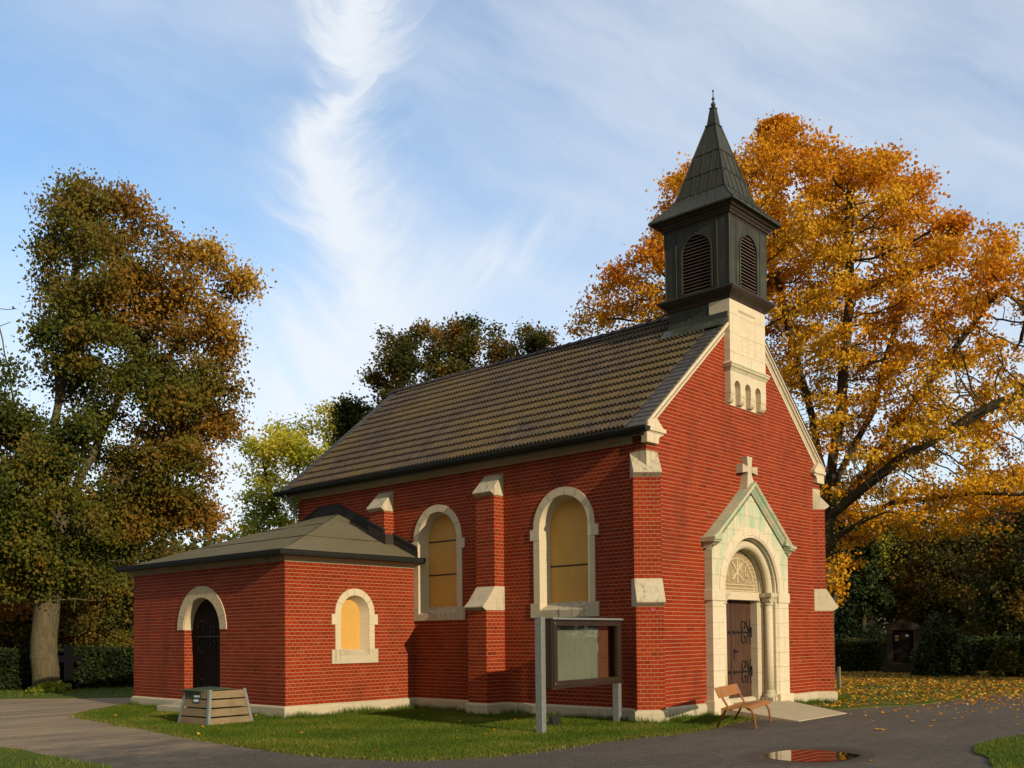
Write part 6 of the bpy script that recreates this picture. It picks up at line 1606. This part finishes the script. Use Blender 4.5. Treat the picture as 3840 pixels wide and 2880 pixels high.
edge_ = np.array(L1); nx_ = np.roll(edge_, -1, 0); el = np.linalg.norm(nx_ - edge_, axis=1); vis = (edge_[:, 0] < 2.0) & ((edge_[:, 1] < -.5) | (edge_[:, 0] < -5.0))
pk = rng.choice(len(edge_), 26000, p=el * vis / (el * vis).sum()); tt_ = rng.random(26000)[:, None]
q = edge_[pk] * (1 - tt_) + nx_[pk] * tt_ + rng.normal(size=(26000, 2)) * .055 * (.5 + cn(np.column_stack([edge_[pk], edge_[pk][:, 0]]), 1.1))[:, None] * 1.6
k = len(q); h = rng.uniform(.015, .06, k); an = rng.random(k) * 6.283; wv_ = np.stack([np.cos(an), np.sin(an)], 1) * .007; V = np.empty((k, 3, 3)); V[:, 0, :2] = q - wv_; V[:, 1, :2] = q + wv_; V[:, :2, 2] = GZ; V[:, 2, :2] = q + rng.normal(size=(k, 2)) * .7 * h[:, None]; V[:, 2, 2] = GZ + h
tag(finish('grass', mesh_np('edge_grass', V.reshape(-1, 3), np.arange(k * 3).reshape(-1, 3), CL(.72 + .28 * rng.normal(size=k))), LGR), 'dry ragged grass fringe where the lawn meets the asphalt', None, None, 'stuff')
# taller tufts left by the mower along the footing
tuft = []
for (a, b) in (((-3.55, 6.33), (-.05, 6.33)), ((-3.6, 6.4), (-3.6, 12.7)), ((-.06, 4.2), (-.06, 6.3)), ((-.06, .4), (-.06, 3.6)), ((-.62, 3.5), (-.62, 4.2)), ((.1, -.42), (1.95, -.1)), ((-.45, .1), (.1, -.45)), ((5.3, -.08), (6.8, -.08)), ((6.9, -.1), (7.4, -.55)), ((7.5, -.3), (7.6, 1.2))):
    a, b = np.array(a), np.array(b); L_ = np.linalg.norm(b - a); k = int(L_ * 620); s = rng.random(k); nn = np.array((-(b - a)[1], (b - a)[0])) / L_
    q = a + np.outer(s, b - a) + np.outer(rng.normal(size=k) * .075 - .02, nn); tuft.append(q)
q = np.concatenate(tuft); k = len(q); gy = CL(.5 + .9 * np.array([noise.noise((a * 1.7, b * 1.7, 5)) for a, b in q])); h = rng.uniform(.06, .20, k) * (.35 + gy)
an = rng.random(k) * 6.283; wv_ = np.stack([np.cos(an), np.sin(an)], 1) * .007; V = np.empty((k, 3, 3)); V[:, 0, :2] = q - wv_; V[:, 1, :2] = q + wv_; V[:, :2, 2] = GZ; V[:, 2, :2] = q + rng.normal(size=(k, 2)) * .35 * h[:, None]; V[:, 2, 2] = GZ + h
tag(finish('grass_tufts', mesh_np('grass_tufts', V.reshape(-1, 3), np.arange(k * 3).reshape(-1, 3), CL(.3 + .3 * rng.random(k))), LGR), 'taller grass tufts left along the stone footing', None, None, 'stuff')
blades('grass', LAWNS['left'], 2600, .05, LGR, 'sunlit grass blades at the near left corner', 2, .006, 60000)
blades('grass', LAWNS['corner'], 3000, .05, LGR, 'grass blades at the near right corner beyond the puddle', 3, .006, 70000)
blades('grass', LAWNS['right'], 700, .075, LGR, 'grass between the fallen leaves under the maple', 4, .010, 90000, fade=lambda q: (dC(q) < 48) * CL(1.2 - np.hypot(q[:, 0] - 8, q[:, 1]) / 26))
blades('grass', LAWNS['far'], 500, .07, LGR, 'grass blades on the far strip by the hedge', 5, .011, 50000, fade=lambda q: (dC(q) < 44) * 1.)
# carpet of maple leaves, thickest below the crown and spilling on to the asphalt
def litter(n_, z, region, dens, seed):
    r = np.random.default_rng(seed); out = []; tot = 0
    lo, hi = np.array(region[:2]), np.array(region[2:])
    while tot < n_:
        q = lo + (hi - lo) * r.random((n_, 2)); q = q[r.random(len(q)) < dens(q)]; out.append(q); tot += len(q)
    q = np.concatenate(out)[:n_]; return np.column_stack([q, np.full(n_, z) + r.random(n_) * .02])
gpath = LAWNS['right']
def dens(q):
    nz = CL(.55 + .9 * np.array([noise.noise((a * .55, b * .55, 2)) for a, b in q])); e = CL((q[:, 0] - 7.6) / 3.5)
    lim = CL((q[:, 1] + 3.9 + .12 * (q[:, 0] - 9)) / 2.6)
    return e * lim * nz * CL(1.15 - np.hypot(q[:, 0] - 17, q[:, 1] - 3) / 16)
P_ = litter(21000, GZ + .028, (7.4, -5.2, 31, 14), dens, 8)
lf = leaves('fallen_leaves', P_, .090 * rng.uniform(.6, 1.35, len(P_)), CL(.60 + rng.normal(size=len(P_)) * .30), LLIT, None, up=1.3, shape='maple', droop=0)
tag(lf, 'carpet of yellow and orange maple leaves under the big maple', None, None, 'stuff')
P_ = litter(1100, GZ + .012, (2.5, -6.5, 16, -1.6), lambda q: CL((q[:, 0] - 2.2) / 9) ** 2 * CL((q[:, 1] + 6.5) / 3.5), 9)
P2 = litter(45, GZ + .06, (-6.5, -1.2, 1.8, 11), lambda q: inpoly(q, LAWNS['near']) * .5 + 0., 10)
P3 = litter(260, GZ + .06, (4.8, -2.2, 9.0, .3), lambda q: inpoly(q, LAWNS['right']) * 1., 11)
P_ = np.concatenate([P_, P2, P3])
tag(leaves('stray_leaves', P_, .065 * rng.uniform(.5, 1.2, len(P_)), CL(.6 + rng.normal(size=len(P_)) * .25), LMAP, None, up=1.6, shape='maple', droop=0), 'thinly scattered small leaves on grass and asphalt', None, None, 'stuff')
# single leaves that can be counted on the open asphalt
one = None
for i, (x, y) in enumerate([(2.685, -3.049), (1.267, -3.801), (-2.761, -5.263), (2.299, -4.208), (1.294, -3.70), (5.996, -3.747), (4.036, -4.025), (5.586, -2.798), (3.514, -5.272), (3.394, -3.879), (3.176, -3.577), (3.932, -4.899), (5.04, -4.831)]):
    if one is None:
        one = leaves('fallen_leaf', [(0, 0, .02)], .105, np.array([.86]), LMAP, None, up=3.5, shape='maple', droop=0); o = one
    else: o = one.copy(); COL.objects.link(o)
    o.location = (x, y, GZ); o.rotation_euler = (0, 0, i * 2.1); o.scale = (random.uniform(.8, 1.15),) * 3
    tag(o, 'single yellow maple leaf lying on the open asphalt', 'leaf', 'single leaves on the asphalt')
